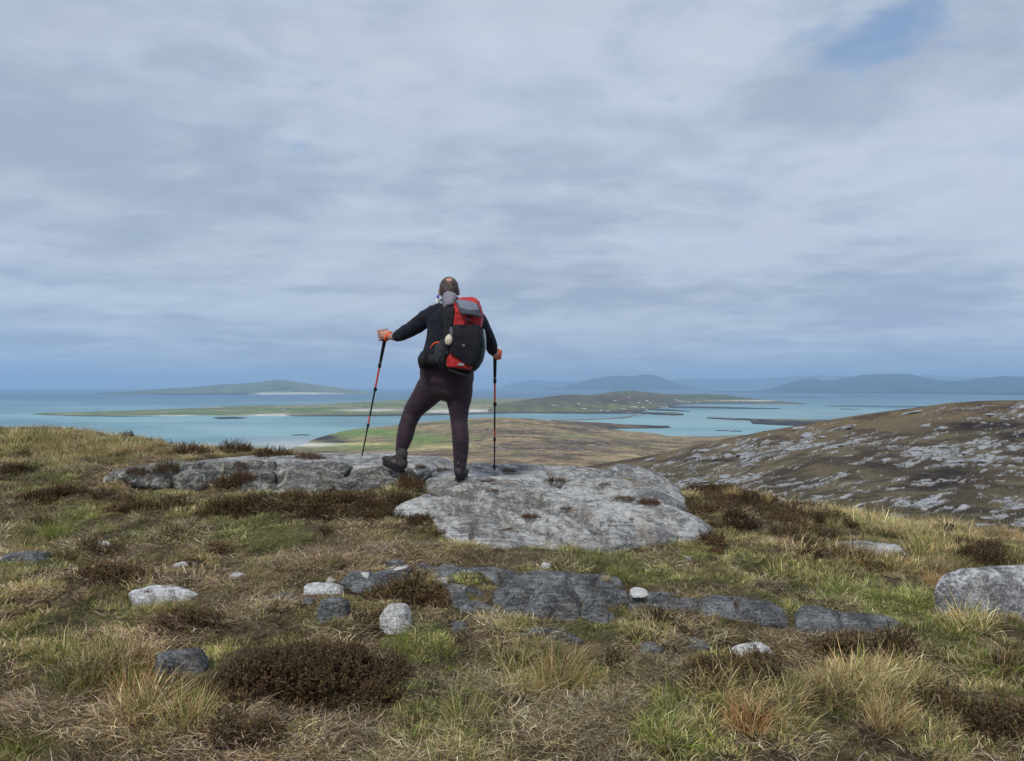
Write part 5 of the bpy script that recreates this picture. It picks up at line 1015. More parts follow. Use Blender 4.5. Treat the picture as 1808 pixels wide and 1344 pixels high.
PL = [  # kind, u, v(base), width px, height scale, label, tint
 ('heather_clump', 470, 1215, 210, .95, 'left half of the large dark heather mound in the foreground', (1, 1, .95)),
 ('heather_clump', 560, 1225, 200, 1.0, 'middle of the large dark heather mound, thickest part in the foreground', (.95, 1, .9)),
 ('heather_clump', 645, 1235, 170, .85, 'right end of the large foreground heather mound, next to a pale tussock', (1.05, .95, .95)),
 ('heather_clump', 500, 1165, 140, .7, 'back crest of the large foreground heather mound', (1, 1, .9)),
 ('heather_clump', 590, 1172, 140, .7, 'back right crest of the large foreground heather mound', (1, .95, .9)),
 ('heather_clump', 770, 1066, 90, .9, 'rusty brown heather clump between the white and grey rock and the dark slabs', (1.35, 1.0, .95)),
 ('heather_clump', 735, 1058, 70, .6, 'greyish heather clump hanging behind the white and grey rock', (1.15, 1.1, 1.15)),
 ('heather_clump', 722, 864, 62, 1.5, 'brown heather clump between the two outcrops, below the raised boot', (1.25, .95, .85)),
 ('heather_clump', 740, 829, 34, .7, 'small heather clump on the rock behind the raised boot', (1.2, .95, .9)),
 ('heather_clump', 782, 832, 36, .8, 'heather clump on the rock just left of the standing boot', (1.2, .95, .9)),
 ('heather_clump', 898, 832, 36, .5, 'flat heather strip on the rock right of the right pole tip', (1.1, 1, .9)),
 ('heather_clump', 862, 851, 42, .3, 'thin brown strip of heather lying right of the standing boot', (1.25, 1.0, .8)),
 ('heather_clump', 748, 925, 42, 1.3, 'upright heather clump against the left front edge of the main outcrop', (1.15, .9, .9)),
 ('heather_clump', 776, 945, 40, .7, 'low heather clump below the left front edge of the main outcrop', (1.1, .9, .9)),
 ('heather_clump', 938, 921, 46, .75, 'small dark heather cushion in a hollow on the main outcrop', (1.2, .9, .85)),
 ('heather_clump', 982, 857, 46, .55, 'heather tuft in the upper joint of the main outcrop', (1.1, .95, .9)),
 ('heather_clump', 1148, 889, 60, .8, 'heather tuft in the joint at the right side of the main outcrop', (1.1, .9, .9)),
 ('heather_clump', 1068, 858, 30, .45, 'tiny heather tuft on the rear right slab of the main outcrop', (1.2, .95, .9)),
 ('heather_clump', 1052, 872, 44, .35, 'thin dark plant strip under the left end of the rear right slab', (.9, .9, .7)),
 ('heather_clump', 1105, 882, 50, .4, 'dark strip of growth in the long joint of the main outcrop', (.95, .95, .7)),
 ('heather_clump', 868, 870, 40, .3, 'flat brown growth added as shade in the crack below the standing boot', (1.1, .95, .75)),  # heather added to darken this lip, like shade under the overhang
 ('heather_clump', 1000, 901, 34, .3, 'small dark growth added as shade in the crack across the main outcrop', (.95, .95, .75)),  # low heather put in for the dark, shaded line of the lip
 ('heather_clump', 893, 936, 36, .3, 'round brown moss spot near the front of the main outcrop', (1.2, 1.0, .8)),
 ('green_tussock', 1108, 848, 34, .5, 'yellow green tuft on top of the rear right slab', (1.1, 1.05, .75)),
 ('green_tussock', 690, 922, 40, .7, 'light green tuft at the left tip of the main outcrop', (1.1, 1.1, .9)),
 ('heather_clump', 330, 800, 90, .8, 'brown heather on the left crest, farthest left of the crest row', (1.0, .92, .85)),
 ('heather_clump', 410, 803, 90, .8, 'brown heather on the left crest, second of the crest row', (1.1, .95, .85)),
 ('heather_clump', 480, 805, 90, .75, 'brown heather on the left crest, third of the crest row', (1.0, .9, .8)),
 ('heather_clump', 545, 809, 70, .6, 'brown heather ending the left crest row beside the green fields', (1.1, .92, .8)),
 ('heather_clump', 1265, 978, 34, 1.5, 'little round reddish heather cushion alone in short turf', (1.35, .95, .9)),
 ('heather_clump', 400, 866, 66, 1.5, 'tall dark heather clump leaning against the left outcrop', (1.0, .9, .85)),
 ('heather_clump', 428, 862, 50, 1.9, 'second dark heather clump climbing the face of the left outcrop', (1.0, .9, .85)),
 ('heather_clump', 290, 850, 60, 1.3, 'heather clump over the left tail of the left outcrop', (.95, .95, .85)),
 ('heather_clump', 240, 852, 60, .8, 'low heather cushion in front of the left tail of the left outcrop', (.95, .9, .85)),
 ('heather_clump', 425, 822, 40, .5, 'small heather strip along the top of the left outcrop', (1.1, .95, .85)),
 ('heather_clump', 262, 1046, 30, .5, 'tiny dark heather tuft growing on the large whitish rock', (1.3, .9, .9)),
 ('heather_clump', 1395, 915, 90, 1.1, 'dark heather on the right bank below the pale grass crest', (1.0, .85, .85)),
 ('heather_clump', 1290, 905, 90, .9, 'brown heather beside the right tip of the main outcrop', (1.05, .9, .9)),
 ('heather_clump', 1740, 995, 110, 1.2, 'dark heather hump in the right background behind the large boulder', (.85, .8, .8)),
 ('heather_clump', 1330, 1215, 150, .8, 'grey brown heather mound right of centre in the foreground', (1.05, 1.0, 1.05)),
 ('heather_clump', 1440, 1195, 110, .7, 'purplish heather mound in front of the long slabs', (1.15, .9, 1.0)),
 ('heather_clump', 1760, 1310, 150, .9, 'dark heather clump in the bottom right corner', (.9, .85, .9)),
 ('green_tussock', 454, 1022, 60, .9, 'round green tussock standing alone in dry thatch', (1.0, 1.0, .9)),
 ('green_tussock', 300, 1078, 90, .8, 'green tussock in front of the large whitish rock', (1.0, 1.0, .9)),
 ('green_tussock', 92, 950, 90, 1.3, 'big green tussock on the far left below the crest', (1.05, 1.08, .9)),
 ('green_tussock', 190, 940, 50, 1.0, 'smaller green tussock right of the big one on the far left', (1.0, 1.05, .9)),
 ('green_tussock', 1096, 1018, 70, 1.25, 'dark green tussock at the right end of the stone band', (.9, .95, .8)),
 ('green_tussock', 1040, 998, 74, .9, 'green tussock at the lower edge of the main outcrop', (1.0, 1.05, .85)),
 ('green_tussock', 725, 1150, 110, 1.2, 'dense green tussock in front of the white and grey rock', (.9, .95, .8)),
 ('green_tussock', 780, 1160, 90, 1.0, 'second green tussock, right of the one before the white and grey rock', (.95, .95, .85)),
 ('green_tussock', 1265, 1170, 70, .6, 'bright green low tuft left of the pale angular stone', (.95, 1.15, .8)),
 ('green_tussock', 1480, 1050, 70, .9, 'green tussock on the right slope above the long slabs', (.95, 1.05, .8)),
 ('green_tussock', 1560, 1062, 90, 1.2, 'large dark green tussock left of the large boulder', (.85, .95, .7)),
 ('green_tussock', 1620, 1078, 80, 1.1, 'green tussock touching the left flank of the large boulder', (.85, .9, .7)),
 ('green_tussock', 1680, 1112, 110, .8, 'green grass growing in front of the large boulder', (1.0, 1.05, .8)),
 ('green_tussock', 1225, 985, 70, .8, 'green tuft below the right tip of the main outcrop', (1.05, 1.12, .8)),
 ('green_tussock', 1640, 985, 90, 1.0, 'dark green tussock right of the flat pale slab', (.85, .9, .75)),
 ('green_tussock', 545, 1110, 60, .6, 'green tuft left of the round dark rock', (.95, 1.05, .85)),
 ('green_tussock', 592, 1112, 50, .5, 'small green tuft at the foot of the round dark rock', (.85, .95, .75)),
 ('green_tussock', 1180, 1330, 190, 1.0, 'broad green tuft at the bottom edge right of centre', (1.0, 1.1, .8)),
 ('green_tussock', 40, 1330, 170, 1.0, 'green tuft in the bottom left corner', (1.0, 1.08, .8)),
 ('straw_tussock', 985, 1225, 170, 1.25, 'large orange and green tussock in the foreground centre', (1.05, 1.0, .9)),
 ('straw_tussock', 930, 1232, 110, 1.0, 'left neighbour of the large orange and green tussock', (1.0, 1.0, .85)),
 ('straw_tussock', 1045, 1215, 90, .9, 'right neighbour of the large orange and green tussock', (1.05, .98, .85)),
 ('straw_tussock', 225, 1235, 150, 1.25, 'reddish straw tussock combed over left of the flat ribbed rock', (1.12, .95, .85)),
 ('straw_tussock', 320, 1300, 170, 1.2, 'big pale tussock below the flat ribbed rock', (1.1, 1.1, .95)),
 ('straw_tussock', 150, 1215, 110, .9, 'green and straw tussock on the left of the foreground', (.95, 1.05, .8)),
 ('straw_tussock', 820, 1290, 170, 1.1, 'olive tussock at the bottom just left of centre', (.85, .98, .75)),
 ('pale_tussock', 852, 1092, 50, .7, 'pale yellow tussock between the dark low stones', (1.1, 1.08, .85)),
 ('pale_tussock', 1296, 884, 60, 1.5, 'bleached tall grass on the right crest line', (1.2, 1.12, 1.0)),
 ('pale_tussock', 1345, 888, 70, 1.2, 'bent straw coloured grass right of the bleached tuft on the crest', (1.1, 1.05, .9)),
 ('pale_tussock', 1425, 938, 50, 1.5, 'upright pale tussock on the right bank', (1.1, 1.0, .85)),
 ('pale_tussock', 1478, 935, 60, 1.2, 'olive tussock on the right bank beside the upright pale one', (.85, .95, .7)),
 ('pale_tussock', 1660, 1020, 90, .9, 'golden grass just behind the large boulder', (1.15, 1.0, .8)),
 ('pale_tussock', 1470, 1225, 120, 1.2, 'tall bleached grass rising from the foreground heather on the right', (1.2, 1.15, 1.0)),
 ('pale_tussock', 1580, 1290, 160, 1.1, 'wide pale tussock in the lower right foreground', (1.15, 1.1, .95)),
 ('pale_tussock', 1330, 1300, 150, 1.2, 'red tinted tussock at the lower right', (1.15, .88, .75)),
 ('pale_tussock', 425, 890, 60, .8, 'golden grass curling below the left outcrop heather', (1.15, 1.0, .75)),
 ('pale_tussock', 1070, 1030, 30, .5, 'tiny straw tuft behind the stone band', (1.1, 1.0, .8)),
]
CATN = {'heather_clump': 'heather', 'green_tussock': 'tussock', 'straw_tussock': 'tussock', 'pale_tussock': 'tussock'}
RADN = {'heather_clump': .19, 'green_tussock': .19, 'straw_tussock': .24, 'pale_tussock': .21}
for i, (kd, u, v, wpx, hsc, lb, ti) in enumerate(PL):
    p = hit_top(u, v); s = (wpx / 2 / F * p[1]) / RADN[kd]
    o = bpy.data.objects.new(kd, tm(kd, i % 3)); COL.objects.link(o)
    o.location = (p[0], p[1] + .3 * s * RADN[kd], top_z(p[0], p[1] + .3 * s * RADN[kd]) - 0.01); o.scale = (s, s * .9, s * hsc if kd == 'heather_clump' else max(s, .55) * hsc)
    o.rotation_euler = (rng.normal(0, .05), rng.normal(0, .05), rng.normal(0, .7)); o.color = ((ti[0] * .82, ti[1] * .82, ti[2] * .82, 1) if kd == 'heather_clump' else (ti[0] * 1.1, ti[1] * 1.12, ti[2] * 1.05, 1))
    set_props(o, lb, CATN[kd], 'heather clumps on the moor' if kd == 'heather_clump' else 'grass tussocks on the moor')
#@@PART6
# ------------------------------------------------------------------ the walker
foot = hit_top(811, 852, 5.8, 8.0); YP = float(foot[1]); MPP = YP / F
def Q(u, v, dy=0.0): return P(u, v, YP + dy)
def ring_loft(pts, rx, ry, seg=20, cap=3, ref=(0, 1, 0), pw=2.0, ce=.8):
    """closed tube through pts; rx across, ry along ref"""
    pts = np.asarray(pts, float); n = len(pts); rx = np.broadcast_to(np.asarray(rx, float), (n,)); ry = np.broadcast_to(np.asarray(ry, float), (n,))
    # resample smoothly
    m = max(4 * (n - 1) + 1, 5); t0 = np.arange(n); t = np.linspace(0, n - 1, m)
    def cr(a):
        a = np.asarray(a, float); i = np.clip(t.astype(int), 0, n - 2); f = t - i; g = lambda k: a[np.clip(i + k, 0, n - 1)]
        if a.ndim > 1: f = f[:, None]
        p0, p1, p2, p3 = g(-1), g(0), g(1), g(2); return 0.5 * (2 * p1 + (p2 - p0) * f + (2 * p0 - 5 * p1 + 4 * p2 - p3) * f ** 2 + (3 * p1 - p0 - 3 * p2 + p3) * f ** 3)
    C, A, B = cr(pts), cr(rx), cr(ry)
    T = np.gradient(C, axis=0); T /= np.linalg.norm(T, axis=1)[:, None] + 1e-9
    rows = []
    def ring(c, tt_, a, b):
        d = np.array(ref, float)
        s = np.cross(tt_, d); s /= np.linalg.norm(s) + 1e-9; e = np.cross(s, tt_)
        th = np.linspace(0, 2 * np.pi, seg, endpoint=False); cc, ss = np.cos(th), np.sin(th)
        cc = np.sign(cc) * np.abs(cc) ** (2 / pw); ss = np.sign(ss) * np.abs(ss) ** (2 / pw)
        return c + np.outer(cc * a, s) + np.outer(ss * b, e)
    for k in range(cap, 0, -1):
        a = k / cap * math.pi / 2; rr_ = min(A[0], B[0]); rows.append(ring(C[0] - T[0] * math.sin(a) * rr_ * ce, T[0], A[0] * max(math.cos(a), .04), B[0] * max(math.cos(a), .04)))
    for i in range(m): rows.append(ring(C[i], T[i], A[i], B[i]))
    for k in range(1, cap + 1):
        a = k / cap * math.pi / 2; rr_ = min(A[-1], B[-1]); rows.append(ring(C[-1] + T[-1] * math.sin(a) * rr_ * ce, T[-1], A[-1] * max(math.cos(a), .04), B[-1] * max(math.cos(a), .04)))
    V = np.concatenate(rows); nr = len(rows); i = np.arange(nr - 1)[:, None] * seg; j = np.arange(seg)[None]
    Fq = np.stack([i + j, i + (j + 1) % seg, i + seg + (j + 1) % seg, i + seg + j], -1).reshape(-1, 4)
    c0, c1 = len(V), len(V) + 1; V = np.vstack([V, rows[0].mean(0), rows[-1].mean(0)]); jj = np.arange(seg)
    Ft = np.vstack([np.stack([(jj + 1) % seg, jj, np.full(seg, c0)], 1), np.stack([(nr - 1) * seg + jj, (nr - 1) * seg + (jj + 1) % seg, np.full(seg, c1)], 1)])
    return V, Fq, Ft
def ellipsoid(c, r, nz=16, pw=2.0):
    V, Fc = CS[16]; q = V / (np.sum(np.abs(V) ** pw, 1) ** (1 / pw))[:, None]; return q * np.array(r) + np.array(c), Fc, np.zeros((0, 3), int)
def join(pieces):
    Vs, Qs, Ts, off = [], [], [], 0
    for V, q, t in pieces:
        Vs.append(V); Qs.append(q + off); off_ = off; off += len(V)
        if len(t): Ts.append(t + off_)
    return np.concatenate(Vs), [np.concatenate(Qs)] + ([np.concatenate(Ts)] if Ts else [])
def fused(name, pieces, mat, parent, voxel=0.007, sm=6, disp=None, label=None):
    V, Fl = join(pieces); o = mesh_np(name, V, Fl, mat, parent=parent)
    md = o.modifiers.new('r', 'REMESH'); md.mode = 'VOXEL'; md.voxel_size = voxel
    md = o.modifiers.new('s', 'SMOOTH'); md.factor = .5; md.iterations = sm
    dg = bpy.context.evaluated_depsgraph_get(); me = bpy.data.meshes.new_from_object(o.evaluated_get(dg)); o.modifiers.clear(); o.data = me
    n_ = len(me.vertices); co = np.empty(n_ * 3); me.vertices.foreach_get('co', co); co = co.reshape(-1, 3)
    if disp is not None:
        no = np.empty(n_ * 3); me.vertices.foreach_get('normal', no); no = no.reshape(-1, 3); co = co + no * disp(co)[:, None]; me.vertices.foreach_set('co', co.ravel())
    me.polygons.foreach_set('use_smooth', np.ones(len(me.polygons), bool)); me.update()
    if not me.materials: me.materials.append(mat)
    if label: o['label'] = label
    return o
def put(name, pieces, mat, parent, label=None, smooth_=True):
    V, Fl = join(pieces if isinstance(pieces, list) else [pieces]); o = mesh_np(name, V, Fl, mat, parent=parent, smooth_=smooth_)
    if label: o['label'] = label
    return o
def fabric(name, col, rough=.85, bs=9.0, bd=.02, noise=.12, weave=900, sheen=.15, st=(1, 1, 1.0)):
    m, nt, b = new_mat(name); tc = N(nt, 'ShaderNodeTexCoord'); mp = N(nt, 'ShaderNodeMapping'); mp.inputs[3].default_value = st; mp.inputs[2].default_value = (0, .35, 0); lk(nt, tc.outputs['Object'], mp.inputs[0])
    n = N(nt, 'ShaderNodeTexNoise'); n.inputs['Scale'].default_value = bs; n.inputs['Detail'].default_value = 5; n.inputs['Roughness'].default_value = .5; n.inputs['Distortion'].default_value = 1.2; lk(nt, mp.outputs[0], n.inputs[0])
    n2 = N(nt, 'ShaderNodeTexNoise'); n2.inputs['Scale'].default_value = weave; lk(nt, tc.outputs['Object'], n2.inputs[0])
    lk(nt, mixc(nt, smooth(nt, n.outputs[0], .35, .65), tuple(x * (1 - noise) for x in col), tuple(x * (1 + noise) for x in col)), b.inputs['Base Color'])
    b.inputs['Roughness'].default_value = rough; b.inputs['Specular IOR Level'].default_value = .3; b.inputs['Sheen Weight'].default_value = sheen
    b1 = N(nt, 'ShaderNodeBump'); b1.inputs['Strength'].default_value = .7; b1.inputs['Distance'].default_value = bd; lk(nt, n.outputs[0], b1.inputs['Height'])
    b2 = N(nt, 'ShaderNodeBump'); b2.inputs['Strength'].default_value = .3; b2.inputs['Distance'].default_value = .0008; lk(nt, n2.outputs[0], b2.inputs['Height']); lk(nt, b1.outputs[0], b2.inputs['Normal']); lk(nt, b2.outputs[0], b.inputs['Normal'])
    return m
M_skin = simple_mat('skin', L(180, 132, 114), .5, .12, 25, .2, .4); M_skin.node_tree.nodes['Principled BSDF'].inputs['Subsurface Weight'].default_value = 0.0
M_jack = fabric('black_fleece', L(26, 28, 40), .9, 13, .03, .2, sheen=.03, st=(1.6, 1, 1))
M_trou = fabric('plum_trouser_cloth', L(52, 37, 46), .7, 7, .012, .06, st=(.7, .7, 1.8), sheen=.08)
M_hair = simple_mat('grey_brown_hair', L(92, 82, 78), .7, .45, 60, .9, .3, bscale=120, bdist=.006)
M_red = fabric('red_nylon', L(176, 36, 36), .55, 10, .03, .14); M_blk = fabric('black_nylon', L(24, 24, 29), .7, 9, .02, .18, sheen=.03); M_grey = fabric('slate_nylon', L(108, 114, 128), .6, 8, .012, .06); M_gcloth = fabric('grey_cloth', L(122, 118, 128), .75, 16, .03, .15)
M_mesh = fabric('black_stretch_mesh', L(22, 23, 31), .8, 7, .016, .14, sheen=.03); M_mesh2 = fabric('charcoal_mesh', L(42, 46, 52), .75, 14, .04, .2, sheen=.05, st=(2.5, 1, 1))
M_trim = simple_mat('dark_binding', L(62, 66, 76), .7, .1, 50, .1); M_or = simple_mat('orange_webbing', L(232, 96, 52), .7, .1, 80, .3)
M_canvas = fabric('cream_canvas', L(214, 202, 178), .9, 30, .012, .1); M_foam = simple_mat('black_foam', L(30, 30, 34), .85, .2, 90, .3); M_carb = simple_mat('black_shaft', L(34, 35, 40), .35, .1, 50, 0, .5)
M_orsh = simple_mat('orange_shaft', L(216, 84, 48), .35, .06, 50, 0, .5); M_plas = simple_mat('black_plastic', L(28, 28, 32), .45, .1, 50, 0, .5); M_steel = simple_mat('steel_tip', (.5, .5, .52), .35, .05, 50, 0, .5, metal=.9)
M_sole = simple_mat('rubber_sole', L(30, 30, 34), .7, .15, 60, .2); M_boot = simple_mat('boot_leather', L(58, 54, 54), .75, .3, 35, .5, bdist=.004); M_boota = simple_mat('boot_suede_brown', L(92, 82, 74), .8, .2, 35, .4)
M_sock = simple_mat('navy_sock', L(48, 46, 62), .9, .15, 70, .3); M_clear = simple_mat('clear_bottle_plastic', L(170, 178, 184), .25, .15, 12, .4, .6, bdist=.004); M_purple = simple_mat('purple_cap', L(96, 48, 176), .35, .05, 30, 0, .5)
M_white = M_quartz; M_print = simple_mat('white_print', (.75, .75, .75), .6, .03, 30, 0)
# --- body: one continuous figure under the clothes
person = empty('person', (0, 0, 0), 'walker seen from behind in black fleece and plum trousers, one boot raised, holding two poles', 'person')
def hand(wr, kn, fing, thumb):
    ps = [ring_loft([wr, wr * .5 + kn * .5, kn], [.028, .036, .034], [.022, .026, .02], seg=14)]
    for f, r in fing: ps.append(ring_loft(f, [r, r, r * .95, r * .85][:len(f)], [r, r, r * .95, r * .85][:len(f)], seg=10, ref=(.1, .2, 1)))
    ps.append(ring_loft(thumb, [.0125, .0125, .011], [.0125, .0125, .011], seg=10, ref=(.3, .2, 1))); return ps
Lf_ = [([Q(673 + k, 583.5 + 5 * k, .345), Q(667.5 + k * .8, 585 + 5 * k, .38), Q(671 + k, 586 + 5 * k, .415), Q(680, 586.5 + 5 * k, .405)], [.0108, .0112, .0105, .0092][k]) for k in range(4)]
Rf_ = [([Q(880 - k * .3, 618.5 + 4.3 * k, .30), Q(885 - k * .5, 620 + 4.3 * k, .335), Q(882, 621 + 4.3 * k, .365), Q(874, 621.5 + 4.3 * k, .36)], [.0108, .0112, .0105, .0092][k]) for k in range(4)]
hands = hand(Q(689, 594.5, .27), Q(675, 591, .345), Lf_, [Q(687, 588, .30), Q(683, 584, .35), Q(677, 583, .385)]) + hand(Q(872.5, 626, .24), Q(879, 626.5, .305), Rf_, [Q(873, 622, .26), Q(870, 619, .31), Q(873, 617, .35)])
HC = Q(793, 512.5, .03)
headp = [ellipsoid(HC, (.071, .092, .104)), ellipsoid(HC + np.array([0, .045, -.045]), (.058, .058, .065)), ring_loft([Q(797, 545, .0), Q(795, 530, .01), Q(793, 520, .02)], [.066, .060, .058], [.06, .058, .058]),
         ring_loft([HC + np.array([0, .095, .02]), HC + np.array([0, .115, -.015])], [.010, .016], [.012, .016], ref=(1, 0, 0), seg=10)]
for s in (-1, 1):
    headp.append(ellipsoid(HC + np.array([s * .079, .0, -.014]), (.011, .020, .033)))
    headp.append(ellipsoid(HC + np.array([s * .031, .088, .012]), (.013, .010, .009)))
headp.append(ellipsoid(HC + np.array([0, .096, -.052]), (.026, .008, .009)))
bodyp = headp + hands + [
    ring_loft([Q(789, 668), Q(790, 640), Q(796, 600), Q(800, 566), Q(799, 545)], [.19, .18, .17, .165, .10], [.135, .13, .12, .11, .08]),
    ring_loft([Q(768, 556, .0), Q(738, 573, .06), Q(716, 588, .13), Q(700, 594, .21), Q(688, 594.5, .275)], [.055, .052, .046, .038, .026], [.055, .052, .046, .036, .024]),
    ring_loft([Q(838, 560, 0), Q(855, 585, .05), Q(866, 606, .12), Q(870.5, 620, .19), Q(873, 626.5, .245)], [.055, .052, .046, .036, .026], [.055, .052, .046, .036, .024]),
    ring_loft([Q(770, 676, 0), Q(748, 702, .06), Q(728, 728, .10), Q(719, 755, .09), Q(712, 780, .08), Q(707.5, 806, .05)], [.10, .09, .065, .058, .045, .028], [.10, .09, .065, .058, .045, .028]),
    ring_loft([Q(808, 676, 0), Q(809, 702, .01), Q(810, 744, .02), Q(813, 775, .0), Q(812, 806, -.0), Q(811, 832, .01)], [.10, .09, .06, .057, .046, .03], [.10, .09, .06, .057, .046, .03]),
    ring_loft([Q(812, 836, .03), Q(812, 838, .13)], [.026, .024], [.02, .016], ref=(0, 0, 1)), ring_loft([Q(704, 813, .05), Q(692, 812, .09)], [.02, .018], [.014, .012], ref=(0, 0, 1))]
fused('body', bodyp, M_skin, person, voxel=.0055, sm=3)
# hair with a bald crown
V, Fc = CS[44]; q = V / np.linalg.norm(V, axis=1)[:, None]
crown = np.array([.08, -.50, .86]); crown /= np.linalg.norm(crown)
dc = np.degrees(np.arccos(np.clip(q @ crown, -1, 1))); nz_ = fbm(q[:, 0] * 6, q[:, 1] * 6, q[:, 2] * 6, o=3, seed=5)
up_cut = (q[:, 1] > .38 + .2 * nz_) | (q[:, 2] < -.34 - .18 * (q[:, 1] < -.3) + .08 * nz_) | (dc < 21 + 10 * nz_) | ((q[:, 2] < -.10) & (q[:, 1] > -.05))
kp = ~up_cut; fm = kp[Fc].all(1); thick = .007 + .005 * fbm(q[:, 0] * 14, q[:, 1] * 14, q[:, 2] * 5, o=4, seed=9) - .006 * sst(dc, 34, 17)
hv = HC + q * (np.array([.071, .092, .104]) + thick[:, None]); f_ = Fc[fm]; us_ = np.unique(f_); re = np.full(len(hv), -1); re[us_] = np.arange(len(us_))
hr_ = mesh_np('hair', hv[us_], re[f_], M_hair, parent=person); hr_['label'] = 'short greying hair around a bald crown'
# short strands so the outline is not smooth
r = np.random.default_rng(3); ok = np.nonzero(kp & (dc > 20))[0]; ns = 1500; sel = ok[r.integers(0, len(ok), ns)]; b0 = HC + q[sel] * (np.array([.071, .092, .104]) + thick[sel][:, None] * .7)
d = q[sel] * .5 + np.array([0, -.1, -.9]) + r.normal(0, .35, (ns, 3)); d /= np.linalg.norm(d, axis=1)[:, None]; sd_ = np.cross(d, r.normal(size=(ns, 3))); sd_ /= np.linalg.norm(sd_, axis=1)[:, None]
V = np.stack([b0 - sd_ * .0012, b0 + sd_ * .0012, b0 + d * .016 + q[sel] * .003], 1).reshape(-1, 3)
ho_ = mesh_np('hair_strand', V, np.arange(ns * 3).reshape(-1, 3), M_hair, smooth_=False, parent=hr_); ho_['kind'] = 'stuff'
# jacket
fold = lambda co: .006 * ridged(co[:, 0] * 9 + co[:, 2] * 7, co[:, 2] * 9 - co[:, 0] * 3, o=3, seed=71) - .003 + .004 * fbm(co[:, 0] * 16, co[:, 1] * 16, co[:, 2] * 10, o=3, seed=72)
fused('jacket', [ring_loft([Q(789, 650), Q(790, 636), Q(794, 612), Q(798, 588), Q(800, 568), Q(800, 553), Q(799, 541), Q(797, 534)], [.218, .214, .205, .207, .215, .185, .125, .078], [.165, .162, .15, .142, .135, .115, .09, .075], seg=32, pw=2.4),
    ring_loft([Q(776, 551, .0), Q(757, 560, .02), Q(738, 573, .07), Q(716, 587, .14), Q(700.5, 593.5, .21)], [.078, .076, .072, .062, .049], [.078, .076, .072, .062, .049]),
    ring_loft([Q(834, 556, 0), Q(846, 570, .02), Q(857, 589, .06), Q(866.5, 607, .13), Q(869.5, 619, .18)], [.078, .076, .068, .058, .046], [.078, .076, .068, .058, .046]),
    ring_loft([Q(799, 540, .0), Q(796, 530, .01)], [.074, .066], [.072, .066])], M_jack, person, voxel=.007, sm=5, disp=fold)
# trousers
def tfold(co):
    uv_u = co[:, 0] / co[:, 1] * F + 904; uv_v = V0 - co[:, 2] / co[:, 1] * F
    k = .35 + np.exp(-((uv_v - 725) / 22) ** 2) + 1.2 * np.exp(-((uv_v - 690) / 18) ** 2 - ((uv_u - 775) / 30) ** 2) + .9 * np.exp(-((uv_v - 805) / 18) ** 2)
    return k * (.0045 * ridged(co[:, 0] * 4.5 + co[:, 1] * 3, co[:, 2] * 13 + co[:, 0] * 7, o=2, seed=81) - .002) + .0015 * fbm(co[:, 0] * 14, co[:, 1] * 14, co[:, 2] * 14, o=3, seed=82)
fused('trousers', [ring_loft([Q(789, 646), Q(789, 660), Q(790, 674), Q(790, 684)], [.218, .224, .216, .185], [.165, .17, .17, .15], seg=32, pw=2.3),
    ring_loft([Q(771, 672, .0), Q(760, 688, .03), Q(744, 708, .07), Q(729, 727, .10), Q(720, 750, .09), Q(714.5, 772, .08), Q(709.5, 790, .075), Q(708, 798, .07)], [.128, .125, .102, .082, .073, .068, .054, .047], [.13, .125, .1, .085, .075, .07, .055, .047]),
    ring_loft([Q(808, 670, .0), Q(810, 690, .01), Q(810, 706, .015), Q(810, 724, .02), Q(810.5, 744, .02), Q(813, 772, -.01), Q(813, 800, .0), Q(812.5, 820, .0), Q(812, 827, .0)], [.125, .116, .104, .086, .072, .071, .063, .055, .048], [.13, .12, .105, .09, .078, .078, .066, .057, .05])], M_trou, person, voxel=.007, sm=5, disp=tfold)
put('sock', ring_loft([Q(812, 822, .0), Q(811.5, 834, .01)], [.042, .042], [.042, .042]), M_sock, person); put('sock', ring_loft([Q(708.5, 794, .06), Q(708, 804, .045)], [.042, .042], [.042, .042]), M_sock, person, 'navy sock with a small red stripe')
put('sock_stripe', ring_loft([Q(704.5, 800, .025), Q(702.5, 805, .03)], [.004, .004], [.004, .004], seg=8), M_or, person)
